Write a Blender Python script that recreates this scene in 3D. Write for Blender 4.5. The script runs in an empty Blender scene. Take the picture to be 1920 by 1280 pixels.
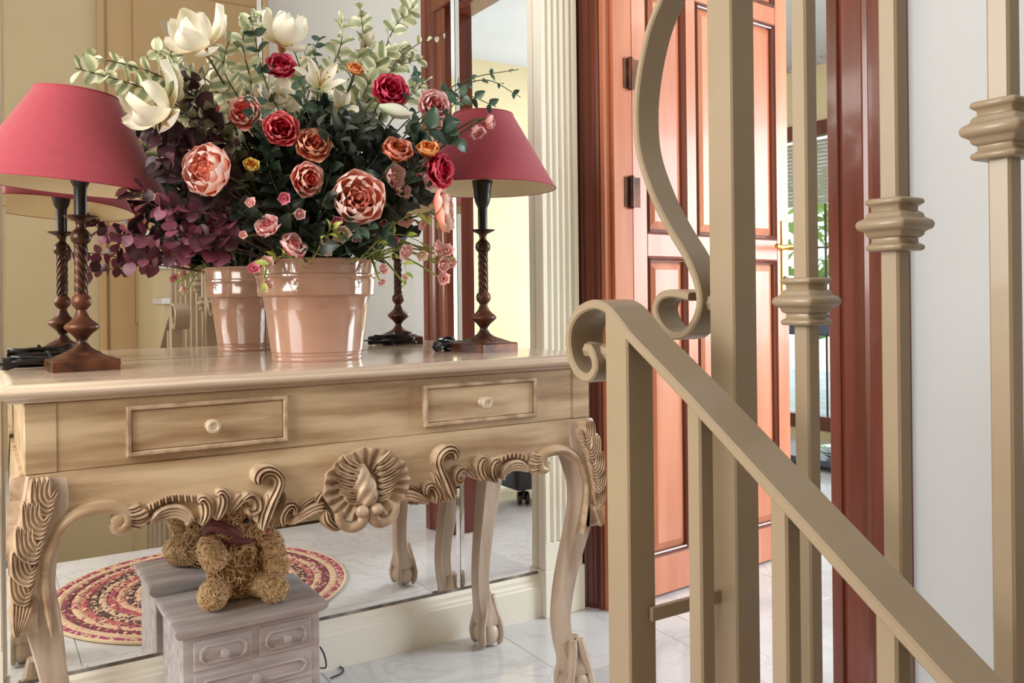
import bpy, math, random
from mathutils import Vector, Matrix

# ------------------------------------------------------------------ camera, world, lights
SC = bpy.context.scene
COL = SC.collection
random.seed(7)
CAM = Vector((0.0, -2.085, 0.93))
FPX, CYP = 1597.14, 559.56
PSI, RHO = math.radians(32.1355), math.radians(-0.6264)
RV = Vector((math.cos(PSI), -math.sin(PSI), 0))
FV = Vector((math.sin(PSI), math.cos(PSI), 0))
UP = Vector((0, 0, 1))
cd = bpy.data.cameras.new('camera')
cam = bpy.data.objects.new('camera', cd)
COL.objects.link(cam)
cd.sensor_width = 36.0
cd.lens = 36.0 * FPX / 1920.0
cd.shift_y = (CYP - 640.0) / 1920.0
cd.clip_start = 0.02
_r = RV * math.cos(RHO) + UP * math.sin(RHO)
_u = UP * math.cos(RHO) - RV * math.sin(RHO)
_m = Matrix.Identity(4)
for i in range(3):
    _m[i][0], _m[i][1], _m[i][2], _m[i][3] = _r[i], _u[i], -FV[i], CAM[i]
cam.matrix_world = _m
SC.camera = cam

W = bpy.data.worlds.new('sky')
SC.world = W
W.use_nodes = True
_bg = W.node_tree.nodes['Background']
_bg.inputs[0].default_value = (0.94, 0.97, 1.0, 1)
_bg.inputs[1].default_value = 1.35
SC.view_settings.view_transform = 'Standard'
SC.view_settings.look = 'None'
SC.view_settings.gamma = 1.0
SC.view_settings.use_curve_mapping = False
SC.view_settings.exposure = 0.22
SC.cycles.max_bounces = 8
SC.cycles.diffuse_bounces = 4
SC.cycles.glossy_bounces = 6
SC.cycles.transmission_bounces = 6
SC.cycles.use_denoising = True
SC.cycles.sample_clamp_indirect = 6.0


def area_light(name, loc, aim, sx, sy, power, color):
    l = bpy.data.lights.new(name, 'AREA')
    l.shape = 'RECTANGLE'
    l.size, l.size_y = sx, sy
    l.energy = power
    l.color = color
    o = bpy.data.objects.new(name, l)
    COL.objects.link(o)
    o.location = loc
    o.rotation_euler = (Vector(aim) - Vector(loc)).to_track_quat('-Z', 'Y').to_euler()
    return o


area_light('hall_window_daylight', (-1.22, -1.0, 1.55), (0.6, -1.0, 1.2), 1.2, 1.3, 48, (1.0, 0.97, 0.93))
area_light('study_window_daylight', (4.45, -1.7, 1.3), (1.0, -0.4, 0.2), 1.4, 1.4, 105, (0.82, 0.92, 1.0))  # shines from the added, unseen study window through the doorway
area_light('study_fill_light', (3.0, -1.2, 2.38), (3.0, -1.2, 0), 0.5, 0.5, 14, (1.0, 0.93, 0.8))  # added fill under the study ceiling, with no fixture


# ------------------------------------------------------------------ helpers
def ray(px, py):
    a_, b_ = (px - 960) / FPX, (py - CYP) / FPX
    a = a_ * math.cos(RHO) + b_ * math.sin(RHO)
    b = -a_ * math.sin(RHO) + b_ * math.cos(RHO)
    return FV + RV * a - UP * b


def on(px, py, ax, val):
    d = ray(px, py)
    return CAM + d * ((val - CAM[ax]) / d[ax])


def lerp(a, b, t):
    return a + (b - a) * t


def smooth_path(pts, n=6, closed=False):
    """Catmull-Rom through points (tuples of any length)."""
    P = [Vector(p) for p in pts]
    out = []
    for i in range(len(P) - 1):
        p0 = P[i - 1] if i > 0 else P[i] * 2 - P[i + 1]
        p1, p2 = P[i], P[i + 1]
        p3 = P[i + 2] if i + 2 < len(P) else P[i + 1] * 2 - P[i]
        for k in range(n):
            t = k / n
            out.append(0.5 * ((2 * p1) + (p2 - p0) * t + (2 * p0 - 5 * p1 + 4 * p2 - p3) * t * t + (3 * p1 - p0 - 3 * p2 + p3) * t ** 3))
    out.append(P[-1].copy())
    return out


class MB:
    def __init__(self):
        self.v, self.f = [], []

    def add(self, vs, fs):
        b = len(self.v)
        self.v += [tuple(x) for x in vs]
        self.f += [tuple(b + i for i in q) for q in fs]
        return self

    def box(self, x0, x1, y0, y1, z0, z1, m=None):
        vs = [Vector((x, y, z)) for x in (x0, x1) for y in (y0, y1) for z in (z0, z1)]
        if m is not None:
            vs = [m @ q for q in vs]
        return self.add(vs, [(0, 1, 3, 2), (4, 6, 7, 5), (0, 4, 5, 1), (2, 3, 7, 6), (0, 2, 6, 4), (1, 5, 7, 3)])

    def bbox(self, x0, x1, y0, y1, z0, z1, c=0.003, m=None):
        """chamfered box"""
        vs, idx = [], {}
        lo, hi = (x0, y0, z0), (x1, y1, z1)
        for sx in (0, 1):
            for sy in (0, 1):
                for sz in (0, 1):
                    s = (sx, sy, sz)
                    for k in range(3):
                        p = []
                        for a in range(3):
                            e = hi[a] if s[a] else lo[a]
                            if a != k:
                                e += -c if s[a] else c
                            p.append(e)
                        idx[(s, k)] = len(vs)
                        q = Vector(p)
                        vs.append(m @ q if m is not None else q)
        fs = []
        for k in range(3):
            a, b = [i for i in range(3) if i != k]
            for sk in (0, 1):
                q = []
                for (sa, sb) in ((0, 0), (1, 0), (1, 1), (0, 1)):
                    s = [0, 0, 0]
                    s[k], s[a], s[b] = sk, sa, sb
                    q.append(idx[(tuple(s), k)])
                fs.append(tuple(q))
        for a in range(3):
            b, k = [i for i in range(3) if i != a]
            for sb in (0, 1):
                for sk in (0, 1):
                    q = []
                    for sa, ks in ((0, (b, k)), (1, (k, b))):
                        s = [0, 0, 0]
                        s[a], s[b], s[k] = sa, sb, sk
                        q += [idx[(tuple(s), ks[0])], idx[(tuple(s), ks[1])]]
                    fs.append(tuple(q))
        for sx in (0, 1):
            for sy in (0, 1):
                for sz in (0, 1):
                    s = (sx, sy, sz)
                    fs.append((idx[(s, 0)], idx[(s, 1)], idx[(s, 2)]))
        return self.add(vs, fs)

    def loft(self, rings, close_u=True, cap=True):
        n = len(rings[0])
        vs = [p for r in rings for p in r]
        fs = []
        for i in range(len(rings) - 1):
            for j in range(n if close_u else n - 1):
                k = (j + 1) % n
                fs.append((i * n + j, i * n + k, (i + 1) * n + k, (i + 1) * n + j))
        if cap and close_u:
            fs.append(tuple(range(n - 1, -1, -1)))
            fs.append(tuple((len(rings) - 1) * n + j for j in range(n)))
        return self.add(vs, fs)

    def lathe(self, prof, n=24, c=(0, 0, 0), m=None, cap=True):
        rings = []
        for r, z in prof:
            ring = [Vector((c[0] + r * math.cos(2 * math.pi * k / n), c[1] + r * math.sin(2 * math.pi * k / n), c[2] + z)) for k in range(n)]
            if m is not None:
                ring = [m @ q for q in ring]
            rings.append(ring)
        return self.loft(rings, True, cap)

    def tube(self, pts, r, n=8, cap=True, rx=None):
        P = [Vector(p) for p in pts]
        if len(P) < 2:
            return self
        t0 = (P[1] - P[0]).normalized()
        nrm = t0.orthogonal().normalized()
        rings = []
        for i, p in enumerate(P):
            t = (P[min(i + 1, len(P) - 1)] - P[max(i - 1, 0)])
            if t.length < 1e-9:
                t = t0
            t = t.normalized()
            nrm = (nrm - t * nrm.dot(t))
            nrm = nrm.normalized() if nrm.length > 1e-6 else t.orthogonal().normalized()
            b = t.cross(nrm)
            rr = r(i / (len(P) - 1)) if callable(r) else r
            rings.append([p + (nrm * math.cos(2 * math.pi * k / n) + b * math.sin(2 * math.pi * k / n)) * rr for k in range(n)])
        return self.loft(rings, True, cap)

    def ball(self, c, rx, ry=None, rz=None, n=12, m=8, mat=None):
        ry = ry or rx
        rz = rz or rx
        rings = []
        for i in range(m + 1):
            th = math.pi * min(max(i / m, 0.02), 0.98)
            ring = [Vector((rx * math.sin(th) * math.cos(2 * math.pi * k / n), ry * math.sin(th) * math.sin(2 * math.pi * k / n), -rz * math.cos(th))) for k in range(n)]
            if mat is not None:
                ring = [mat @ q for q in ring]
            rings.append([q + Vector(c) for q in ring])
        return self.loft(rings, True, True)

    def mirror_x(self, xc):
        o = MB()
        o.v = [(2 * xc - x, y, z) for x, y, z in self.v]
        o.f = [tuple(reversed(q)) for q in self.f]
        return o

    def join(self, o):
        return self.add(o.v, o.f)

    def mesh(self, name, mat, smooth=True, angle=40):
        me = bpy.data.meshes.new(name)
        me.from_pydata(self.v, [], self.f)
        me.materials.append(mat)
        if smooth:
            me.polygons.foreach_set('use_smooth', [True] * len(me.polygons))
            me.set_sharp_from_angle(angle=math.radians(angle))
        me.update()
        return me

    def build(self, name, mat, parent=None, smooth=True, angle=40, **tags):
        p = parent
        off = Vector((0, 0, 0))
        while p is not None:
            off = off + p.location
            p = p.parent
        if off.length > 0:
            self.v = [(x - off.x, y - off.y, z - off.z) for x, y, z in self.v]
        return link(name, self.mesh(name, mat, smooth, angle), parent, **tags)


def link(name, data, parent=None, loc=None, rot=None, scale=None, **tags):
    o = bpy.data.objects.new(name, data)
    COL.objects.link(o)
    if parent is not None:
        o.parent = parent
    if loc is not None:
        o.location = loc
    if rot is not None:
        o.rotation_euler = rot
    if scale is not None:
        o.scale = (scale,) * 3 if not hasattr(scale, '__len__') else scale
    for k, v in tags.items():
        if v is not None:
            o[k] = v
    return o


def thing(name, label, category, loc=(0, 0, 0), group=None):
    """Empty at the thing's base; parts are given in world coordinates through ROOT offsets."""
    o = link(name, None, None, loc, label=label, category=category, group=group)
    o.empty_display_size = 0.05
    return o


def struct(name, mb, mat, smooth=False, parent=None):
    o = mb.build(name, mat, parent, smooth)
    if parent is None:
        o['kind'] = 'structure'
    return o


def struct_root(name, loc=(0, 0, 0)):
    return link(name, None, None, loc, kind='structure')


# ------------------------------------------------------------------ materials
def new_mat(name):
    m = bpy.data.materials.new(name)
    m.use_nodes = True
    nt = m.node_tree
    return m, nt, nt.nodes['Principled BSDF']


def col(c):
    return (c[0], c[1], c[2], 1)


def srgb(r, g, b):
    def f(x):
        x /= 255.0
        return x / 12.92 if x <= 0.04045 else ((x + 0.055) / 1.055) ** 2.4
    return (f(r), f(g), f(b))


def noisy(name, c1, c2, rough=0.5, scale=(6, 6, 6), detail=4, metallic=0.0, bump=0.0, bscale=None, coat=0.0, lo=0.35, hi=0.65, coord='Object', spec=None, sheen=0.0, trans=0.0):
    m, nt, b = new_mat(name)
    tc = nt.nodes.new('ShaderNodeTexCoord')
    mp = nt.nodes.new('ShaderNodeMapping')
    mp.inputs['Scale'].default_value = scale
    nz = nt.nodes.new('ShaderNodeTexNoise')
    nz.inputs['Scale'].default_value = 1.0
    nz.inputs['Detail'].default_value = detail
    cr = nt.nodes.new('ShaderNodeValToRGB')
    cr.color_ramp.elements[0].position = lo
    cr.color_ramp.elements[0].color = col(c1)
    cr.color_ramp.elements[1].position = hi
    cr.color_ramp.elements[1].color = col(c2)
    nt.links.new(tc.outputs[coord], mp.inputs[0])
    nt.links.new(mp.outputs[0], nz.inputs['Vector'])
    nt.links.new(nz.outputs['Fac'], cr.inputs[0])
    nt.links.new(cr.outputs[0], b.inputs['Base Color'])
    b.inputs['Roughness'].default_value = rough
    b.inputs['Metallic'].default_value = metallic
    b.inputs['Coat Weight'].default_value = coat
    b.inputs['Coat Roughness'].default_value = 0.08
    if spec is not None:
        b.inputs['Specular IOR Level'].default_value = spec
    if sheen:
        b.inputs['Sheen Weight'].default_value = sheen
    if bump:
        bp = nt.nodes.new('ShaderNodeBump')
        bp.inputs['Strength'].default_value = bump
        bp.inputs['Distance'].default_value = 0.01
        if bscale is not None:
            n2 = nt.nodes.new('ShaderNodeTexNoise')
            n2.inputs['Scale'].default_value = bscale
            n2.inputs['Detail'].default_value = 3
            nt.links.new(tc.outputs['Object'], n2.inputs['Vector'])
            nt.links.new(n2.outputs['Fac'], bp.inputs['Height'])
        else:
            nt.links.new(nz.outputs['Fac'], bp.inputs['Height'])
        nt.links.new(bp.outputs[0], b.inputs['Normal'])
    return m


def petal_mat(name, base, tip, rough=0.55, lo=0.15, hi=0.85, axis='Z', sss=0.0, edge=None):
    """colour runs from the petal's foot to its lip"""
    m, nt, b = new_mat(name)
    tc = nt.nodes.new('ShaderNodeTexCoord')
    sp = nt.nodes.new('ShaderNodeSeparateXYZ')
    nz = nt.nodes.new('ShaderNodeTexNoise')
    nz.inputs['Scale'].default_value = 3.0
    ad = nt.nodes.new('ShaderNodeMath')
    ad.operation = 'MULTIPLY_ADD'
    ad.inputs[1].default_value = 0.25
    cr = nt.nodes.new('ShaderNodeValToRGB')
    cr.color_ramp.elements[0].position = lo
    cr.color_ramp.elements[0].color = col(base)
    cr.color_ramp.elements[1].position = hi
    cr.color_ramp.elements[1].color = col(tip)
    if edge is not None:
        e = cr.color_ramp.elements.new(min(hi + 0.12, 1.0))
        e.color = col(edge)
    nt.links.new(tc.outputs['Generated'], sp.inputs[0])
    nt.links.new(tc.outputs['Generated'], nz.inputs['Vector'])
    nt.links.new(nz.outputs['Fac'], ad.inputs[0])
    nt.links.new(sp.outputs[axis], ad.inputs[2])
    nt.links.new(ad.outputs[0], cr.inputs[0])
    nt.links.new(cr.outputs[0], b.inputs['Base Color'])
    b.inputs['Roughness'].default_value = rough
    b.inputs['Specular IOR Level'].default_value = 0.3
    # thin cloth petals let some light through
    tr = nt.nodes.new('ShaderNodeBsdfTranslucent')
    mx = nt.nodes.new('ShaderNodeMixShader')
    mx.inputs[0].default_value = 0.25
    nt.links.new(cr.outputs[0], tr.inputs[0])
    nt.links.new(b.outputs[0], mx.inputs[1])
    nt.links.new(tr.outputs[0], mx.inputs[2])
    nt.links.new(mx.outputs[0], nt.nodes['Material Output'].inputs[0])
    return m


def plain(name, c, rough=0.5, metallic=0.0, coat=0.0, spec=None):
    return noisy(name, tuple(x * 0.93 for x in c), tuple(min(x * 1.05, 1) for x in c), rough, (9, 9, 9), 2, metallic, coat=coat, spec=spec)


M = {}
M['oak'] = noisy('limed_oak', srgb(150, 118, 86), srgb(206, 181, 148), 0.42, (3.5, 30, 30), 6, bump=0.05, coat=0.15, lo=0.32, hi=0.62)
M['oak_top'] = noisy('limed_oak_polished', srgb(176, 150, 128), srgb(204, 184, 164), 0.2, (2.5, 40, 30), 6, bump=0.02, coat=0.35, lo=0.3, hi=0.65)
M['oak_leg'] = noisy('limed_oak_leg', srgb(166, 142, 122), srgb(202, 184, 166), 0.42, (30, 30, 4), 5, bump=0.05, coat=0.15)
M['oak_carved'] = noisy('limed_oak_carved', srgb(138, 108, 84), srgb(200, 174, 146), 0.45, (26, 26, 26), 5, bump=0.08, coat=0.12, lo=0.3, hi=0.6)
M['knob'] = plain('pale_knob', srgb(205, 186, 160), 0.35, coat=0.3)
M['iron'] = noisy('cream_painted_iron', srgb(145, 127, 104), srgb(153, 135, 111), 0.38, (5, 5, 5), 3, bump=0.04, bscale=30, coat=0.15)
M['cherry'] = noisy('cherry_wood', srgb(182, 102, 70), srgb(212, 136, 100), 0.38, (14, 14, 1.2), 5, coat=0.10, lo=0.3, hi=0.7)
M['mahogany'] = noisy('mahogany_wood', srgb(92, 44, 32), srgb(122, 64, 50), 0.3, (22, 22, 1.2), 5, coat=0.3)
M['wall_white'] = noisy('white_plaster', srgb(196, 199, 202), srgb(202, 205, 208), 0.75, (2, 2, 2), 3, bump=0.02, bscale=60)
M['wall_cream'] = noisy('cream_plaster', srgb(224, 208, 166), srgb(230, 215, 176), 0.75, (2, 2, 2), 3, bump=0.02, bscale=60)
M['wall_tan'] = noisy('tan_plaster', srgb(186, 169, 136), srgb(193, 177, 144), 0.75, (1.5, 1.5, 1.5), 3)
M['trim'] = noisy('cream_painted_wood', srgb(240, 234, 218), srgb(244, 239, 226), 0.42, (4, 4, 4), 3, coat=0.1)
M['tan_door'] = noisy('tan_painted_wood', srgb(176, 146, 106), srgb(184, 154, 114), 0.5, (3, 3, 1), 3)
M['brass'] = noisy('brass', srgb(205, 165, 70), srgb(235, 200, 110), 0.22, (20, 20, 20), 2, metallic=1.0)
M['bronze'] = noisy('aged_bronze', srgb(38, 26, 22), srgb(92, 54, 38), 0.32, (28, 28, 28), 4, metallic=0.55, lo=0.3, hi=0.75)
M['bronze_brown'] = noisy('brown_bronze', srgb(58, 32, 24), srgb(112, 64, 42), 0.4, (24, 24, 24), 4, metallic=0.35)
M['black'] = plain('black_plastic', (0.012, 0.012, 0.014), 0.35)
M['black_metal'] = plain('black_metal', (0.018, 0.016, 0.016), 0.35, 0.4)
M['shade'] = noisy('crimson_linen', srgb(150, 46, 60), srgb(156, 50, 64), 0.8, (60, 60, 60), 3, bump=0.03, bscale=500, sheen=0.25)
M['shade_in'] = plain('cream_lining', srgb(232, 214, 176), 0.7)
M['pot'] = noisy('glazed_terracotta', srgb(172, 130, 110), srgb(188, 148, 128), 0.12, (3, 3, 10), 4, coat=0.8, lo=0.3, hi=0.7)
M['moss'] = noisy('dark_moss', srgb(22, 24, 16), srgb(52, 50, 30), 0.9, (60, 60, 60), 4, bump=0.5)
M['whitewash'] = noisy('whitewashed_wood', srgb(162, 152, 152), srgb(212, 207, 210), 0.55, (6, 40, 40), 6, bump=0.06, lo=0.25, hi=0.78)
M['straw'] = noisy('jute_straw', srgb(186, 144, 98), srgb(246, 220, 178), 0.75, (120, 120, 120), 2, lo=0.3, hi=0.7)
M['straw_dark'] = noisy('jute_body', srgb(112, 78, 48), srgb(172, 130, 86), 0.85, (90, 90, 90), 4, bump=0.5)
M['ribbon'] = plain('plum_ribbon', srgb(112, 62, 66), 0.6)
M['leather'] = plain('black_leather', srgb(28, 30, 38), 0.45)


def marble(name, c1, c2, vein, rough=0.12, sc=1.0):
    m, nt, b = new_mat(name)
    tc = nt.nodes.new('ShaderNodeTexCoord')
    oi = nt.nodes.new('ShaderNodeObjectInfo')
    ad = nt.nodes.new('ShaderNodeVectorMath')
    ad.operation = 'ADD'
    mu = nt.nodes.new('ShaderNodeVectorMath')
    mu.operation = 'SCALE'
    mu.inputs['Scale'].default_value = 3.0
    n1 = nt.nodes.new('ShaderNodeTexNoise')
    n1.inputs['Scale'].default_value = 2.0 * sc
    n1.inputs['Detail'].default_value = 8
    n1.inputs['Distortion'].default_value = 1.2
    r1 = nt.nodes.new('ShaderNodeValToRGB')
    r1.color_ramp.elements[0].position = 0.35
    r1.color_ramp.elements[0].color = col(c1)
    r1.color_ramp.elements[1].position = 0.7
    r1.color_ramp.elements[1].color = col(c2)
    n2 = nt.nodes.new('ShaderNodeTexNoise')
    n2.inputs['Scale'].default_value = 3.0 * sc
    n2.inputs['Detail'].default_value = 10
    n2.inputs['Distortion'].default_value = 2.0
    r2 = nt.nodes.new('ShaderNodeValToRGB')
    e = r2.color_ramp.elements
    e[0].position, e[0].color = 0.47, (0, 0, 0, 1)
    e[1].position, e[1].color = 0.53, (0, 0, 0, 1)
    k = e.new(0.5)
    k.color = (0.75, 0.75, 0.75, 1)
    mx = nt.nodes.new('ShaderNodeMixRGB')
    mx.inputs[2].default_value = col(vein)
    nt.links.new(oi.outputs['Location'], mu.inputs[0])
    nt.links.new(tc.outputs['Object'], ad.inputs[0])
    nt.links.new(mu.outputs[0], ad.inputs[1])
    nt.links.new(ad.outputs[0], n1.inputs['Vector'])
    nt.links.new(ad.outputs[0], n2.inputs['Vector'])
    nt.links.new(n1.outputs['Fac'], r1.inputs[0])
    nt.links.new(n2.outputs['Fac'], r2.inputs[0])
    nt.links.new(r2.outputs[0], mx.inputs[0])
    nt.links.new(r1.outputs[0], mx.inputs[1])
    nt.links.new(mx.outputs[0], b.inputs['Base Color'])
    b.inputs['Roughness'].default_value = rough
    return m


M['marble'] = marble('white_marble', srgb(206, 206, 209), srgb(222, 222, 225), srgb(196, 196, 201))
M['grout'] = plain('grey_grout', srgb(176, 176, 178), 0.8)
mm, nt_, b_ = new_mat('mirror_silver')
b_.inputs['Base Color'].default_value = (0.90, 0.89, 0.86, 1)
b_.inputs['Metallic'].default_value = 1.0
b_.inputs['Roughness'].default_value = 0.0
M['mirror'] = mm
mm, nt_, b_ = new_mat('clear_glass')
b_.inputs['Base Color'].default_value = (0.95, 1.0, 1.0, 1)
b_.inputs['Transmission Weight'].default_value = 1.0
b_.inputs['Roughness'].default_value = 0.02
b_.inputs['IOR'].default_value = 1.45
M['glass'] = mm

# ------------------------------------------------------------------ the setting
HX0, HX1, HY0 = -1.3, 1.6, -3.4          # hall
SX0, SX1, SY0, SY1 = 1.69, 4.6, -2.6, 2.6  # study beyond the door
STAIR_Y = -1.375
fl = MB()
fl.box(HX0, HX1, STAIR_Y, 0.12, -0.14, -0.004)
fl.box(HX0, -0.3, HY0, STAIR_Y, -0.14, -0.004)
fl.box(HX1, SX1, SY0, SY1, -0.14, -0.004)
floor = struct('floor', fl, M['grout'])
TS = 0.5
tile_mesh = {}
for (x0, x1, y0, y1) in ((HX0, HX1, STAIR_Y, 0.02), (HX0, -0.3, HY0, STAIR_Y), (HX1, SX1, SY0, SY1)):
    for i in range(int(math.floor(x0 / TS)) - 1, int(math.ceil(x1 / TS)) + 1):
        for j in range(int(math.floor(y0 / TS)) - 1, int(math.ceil(y1 / TS)) + 1):
            ax, bx = max(i * TS + 0.22, x0), min((i + 1) * TS + 0.22, x1)
            ay, by = max(j * TS + 0.12, y0), min((j + 1) * TS + 0.12, y1)
            if bx - ax < 0.02 or by - ay < 0.02:
                continue
            k = (round(bx - ax, 3), round(by - ay, 3))
            if k not in tile_mesh:
                tile_mesh[k] = MB().bbox(0.0008, k[0] - 0.0008, 0.0008, k[1] - 0.0008, -0.004, 0.0, 0.0006).mesh('tile', M['marble'], False)
            link('tile', tile_mesh[k], floor, (ax, ay, 0))

# walls of the hall
w = MB()
w.box(HX0 - 0.12, HX1, 0.012, 0.13, 0.0, 4.2)
struct('wall_north', w, M['wall_cream'])
w = MB()
w.box(HX0 - 0.12, HX1 + 0.09, HY0 - 0.12, HY0, -2.2, 4.2)
struct('wall_south', w, M['wall_tan'])
w = MB()
w.box(HX0 - 0.12, HX0, HY0, 0.012, -2.2, 0.9)
w.box(HX0 - 0.12, HX0, HY0, 0.012, 2.2, 4.2)
w.box(HX0 - 0.12, HX0, HY0, -1.6, 0.9, 2.2)
w.box(HX0 - 0.12, HX0, -0.4, 0.012, 0.9, 2.2)
struct('wall_west', w, M['wall_cream'])
w = MB()
DY0, DY1, DZ = -0.89, -0.1, 2.08
w.box(HX1, SX0, HY0, DY0 - 0.02, -0.14, 4.2)
w.box(HX1, SX0, DY1 + 0.02, 0.13, -0.14, 4.2)
w.box(HX1, SX0, DY0 - 0.02, DY1 + 0.02, DZ + 0.02, 4.2)
struct('wall_east', w, M['wall_white'])
w = MB()
w.box(HX0, HX1, -0.62, 0.012, 2.7, 2.85)
struct('ceiling', w, M['wall_white'])
# walls of the study
w = MB()
WY0, WY1, WZ0, WZ1 = 0.95, 2.15, 0.06, 2.05     # window seen through the door
w.box(SX1, SX1 + 0.14, SY0, -2.4, 0, 2.55)
w.box(SX1, SX1 + 0.14, -1.0, WY0, 0, 2.55)
w.box(SX1, SX1 + 0.14, WY1, SY1, 0, 2.55)
w.box(SX1, SX1 + 0.14, WY0, WY1, 0, WZ0)
w.box(SX1, SX1 + 0.14, WY0, WY1, WZ1, 2.55)
w.box(SX1, SX1 + 0.14, -2.4, -1.0, 0, 0.5)
w.box(SX1, SX1 + 0.14, -2.4, -1.0, 2.1, 2.55)
struct('wall_far_east', w, M['wall_cream'])
w = MB()
w.box(SX0, SX1 + 0.14, SY0 - 0.12, SY0, 0, 2.55)
struct('wall_far_south', w, M['wall_cream'])
w = MB()
w.box(SX0, SX1 + 0.14, SY1, SY1 + 0.12, 0, 2.55)
struct('wall_far_north', w, M['wall_cream'])
w = MB()
w.box(SX0, SX1, SY0, SY1, 2.45, 2.55)
struct('ceiling_study', w, M['wall_white'])
w = MB()
w.box(SX1 - 0.03, SX1, SY0, SY1, 2.41, 2.45)
w.box(SX1 - 0.05, SX1, SY0, SY1, 2.43, 2.45)
struct('trim_9', w, M['whitewash'])  # cornice strip, its grey painted in for the shadow gap


def window(name, x, y0, y1, z0, z1, depth, inner_mat, frame=0.06, bars=0):
    """window in a wall of constant x"""
    r = struct_root(name, (x, (y0 + y1) / 2, z0))
    f = MB()
    f.bbox(x, x + depth, y0, y0 + frame, z0, z1, 0.004)
    f.bbox(x, x + depth, y1 - frame, y1, z0, z1, 0.004)
    f.bbox(x, x + depth, y0 + frame, y1 - frame, z0, z0 + frame, 0.004)
    f.bbox(x, x + depth, y0 + frame, y1 - frame, z1 - frame, z1, 0.004)
    f.build('window_frame', inner_mat, r, False)
    MB().box(x + depth * 0.5, x + depth * 0.5 + 0.005, y0 + frame, y1 - frame, z0 + frame, z1 - frame).build('pane', M['glass'], r, False)
    return r


window('window_1', HX0 - 0.09, -1.6, -0.4, 0.9, 2.2, 0.06, M['trim'])
w2 = window('window_2', SX1 - 0.02, WY0, WY1, WZ0, WZ1, 0.08, M['mahogany'], 0.09)
for k in range(17):        # roller shutter slats, half lowered
    zz = WZ1 - 0.10 - k * 0.025
    MB().bbox(SX1 + 0.085, SX1 + 0.10, WY0 + 0.05, WY1 - 0.05, zz - 0.022, zz, 0.004).build('shutter_slat', M['trim'], w2, False)
for k in range(7):
    yy = lerp(WY0 + 0.12, WY1 - 0.12, k / 6)
    MB().box(SX1 + 0.115, SX1 + 0.125, yy - 0.005, yy + 0.005, WZ0 + 0.05, WZ1 - 0.3).build('grille_bar', M['black_metal'], w2, False)
for k in range(3):
    zz = lerp(0.94, WZ1 - 0.5, k / 2)
    MB().box(SX1 + 0.118, SX1 + 0.124, WY0 + 0.05, WY1 - 0.05, zz - 0.005, zz + 0.005).build('grille_bar', M['black_metal'], w2, False)
window('window_3_added', SX1 - 0.02, -2.4, -1.0, 0.5, 2.1, 0.08, M['mahogany'], 0.09)  # unseen window, added to send light through the doorway into the hall

# plinth board under the mirror
w = MB()
sec = [(0.012, 0.0), (-0.022, 0.0), (-0.022, 0.088), (-0.018, 0.092), (-0.018, 0.098), (-0.012, 0.104), (-0.012, 0.114), (-0.004, 0.122), (0.012, 0.122)]
w.loft([[Vector((x, y, z)) for (y, z) in sec] for x in (HX0, 1.40)])
struct('baseboard_north', w, M['trim'])


def pilaster(name, x0, x1, yf=-0.036):
    r = struct_root(name, ((x0 + x1) / 2, 0, 0))
    MB().bbox(x0 - 0.004, x1 + 0.004, yf - 0.006, 0.012, 0, 0.135, 0.002).build('pilaster_base', M['trim'], r, False)
    w = MB()
    nfl = 5
    pad = 0.014
    p = (x1 - x0 - 2 * pad) / nfl
    fl_w = p * 0.62
    pts = [(x0, 0.012), (x0, yf + 0.004), (x0 + 0.004, yf)]
    for k in range(nfl):
        c = x0 + pad + p * (k + 0.5)
        for t in range(9):
            a = math.pi * t / 8
            pts.append((c - math.cos(a) * fl_w / 2, yf + math.sin(a) * 0.011 + (0.0 if 0 < t < 8 else 0.0)))
    pts += [(x1 - 0.004, yf), (x1, yf + 0.004), (x1, 0.012)]
    w.loft([[Vector((x, y, z)) for x, y in pts] for z in (0.215, 2.55)])
    w.build('fluted_shaft', M['trim'], r, True, 35)
    MB().bbox(x0, x1, yf, 0.012, 0.135, 0.215, 0.002).build('pilaster_block', M['trim'], r, False)
    MB().bbox(x0 - 0.01, x1 + 0.01, yf - 0.012, 0.012, 2.55, 2.68, 0.004).build('capital', M['trim'], r, False)
    return r


pilaster('trim_1', 1.392, 1.527)
pilaster('trim_2', -0.095, 0.040)


# door casing and lining (mahogany; left stop and lining lighter, coloured as lit)
def casing(name, y0, y1, sgn):
    """moulded upright on the hall side; sgn +1: opening lies towards -y"""
    r = struct_root(name, (HX1, (y0 + y1) / 2, 0))
    wd = y1 - y0
    prof = [(0.0, 0.0), (0.052, 0.0), (0.058, 0.06), (0.058, 0.30), (0.050, 0.34), (0.050, 0.40), (0.045, 0.44), (0.048, 0.50), (0.042, 0.56), (0.042, 0.64), (0.034, 0.68), (0.034, 0.92), (0.028, 1.0), (0.0, 1.0)]
    ring = lambda z: [Vector((HX1 - d, (y1 - t * wd) if sgn > 0 else (y0 + t * wd), z)) for d, t in prof]
    m = MB().loft([ring(0.0), ring(DZ + 0.1)])
    if sgn < 0:
        m.f = [tuple(reversed(q)) for q in m.f]
    m.build('casing', M['mahogany'], r, True, 25)
    return r


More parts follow.
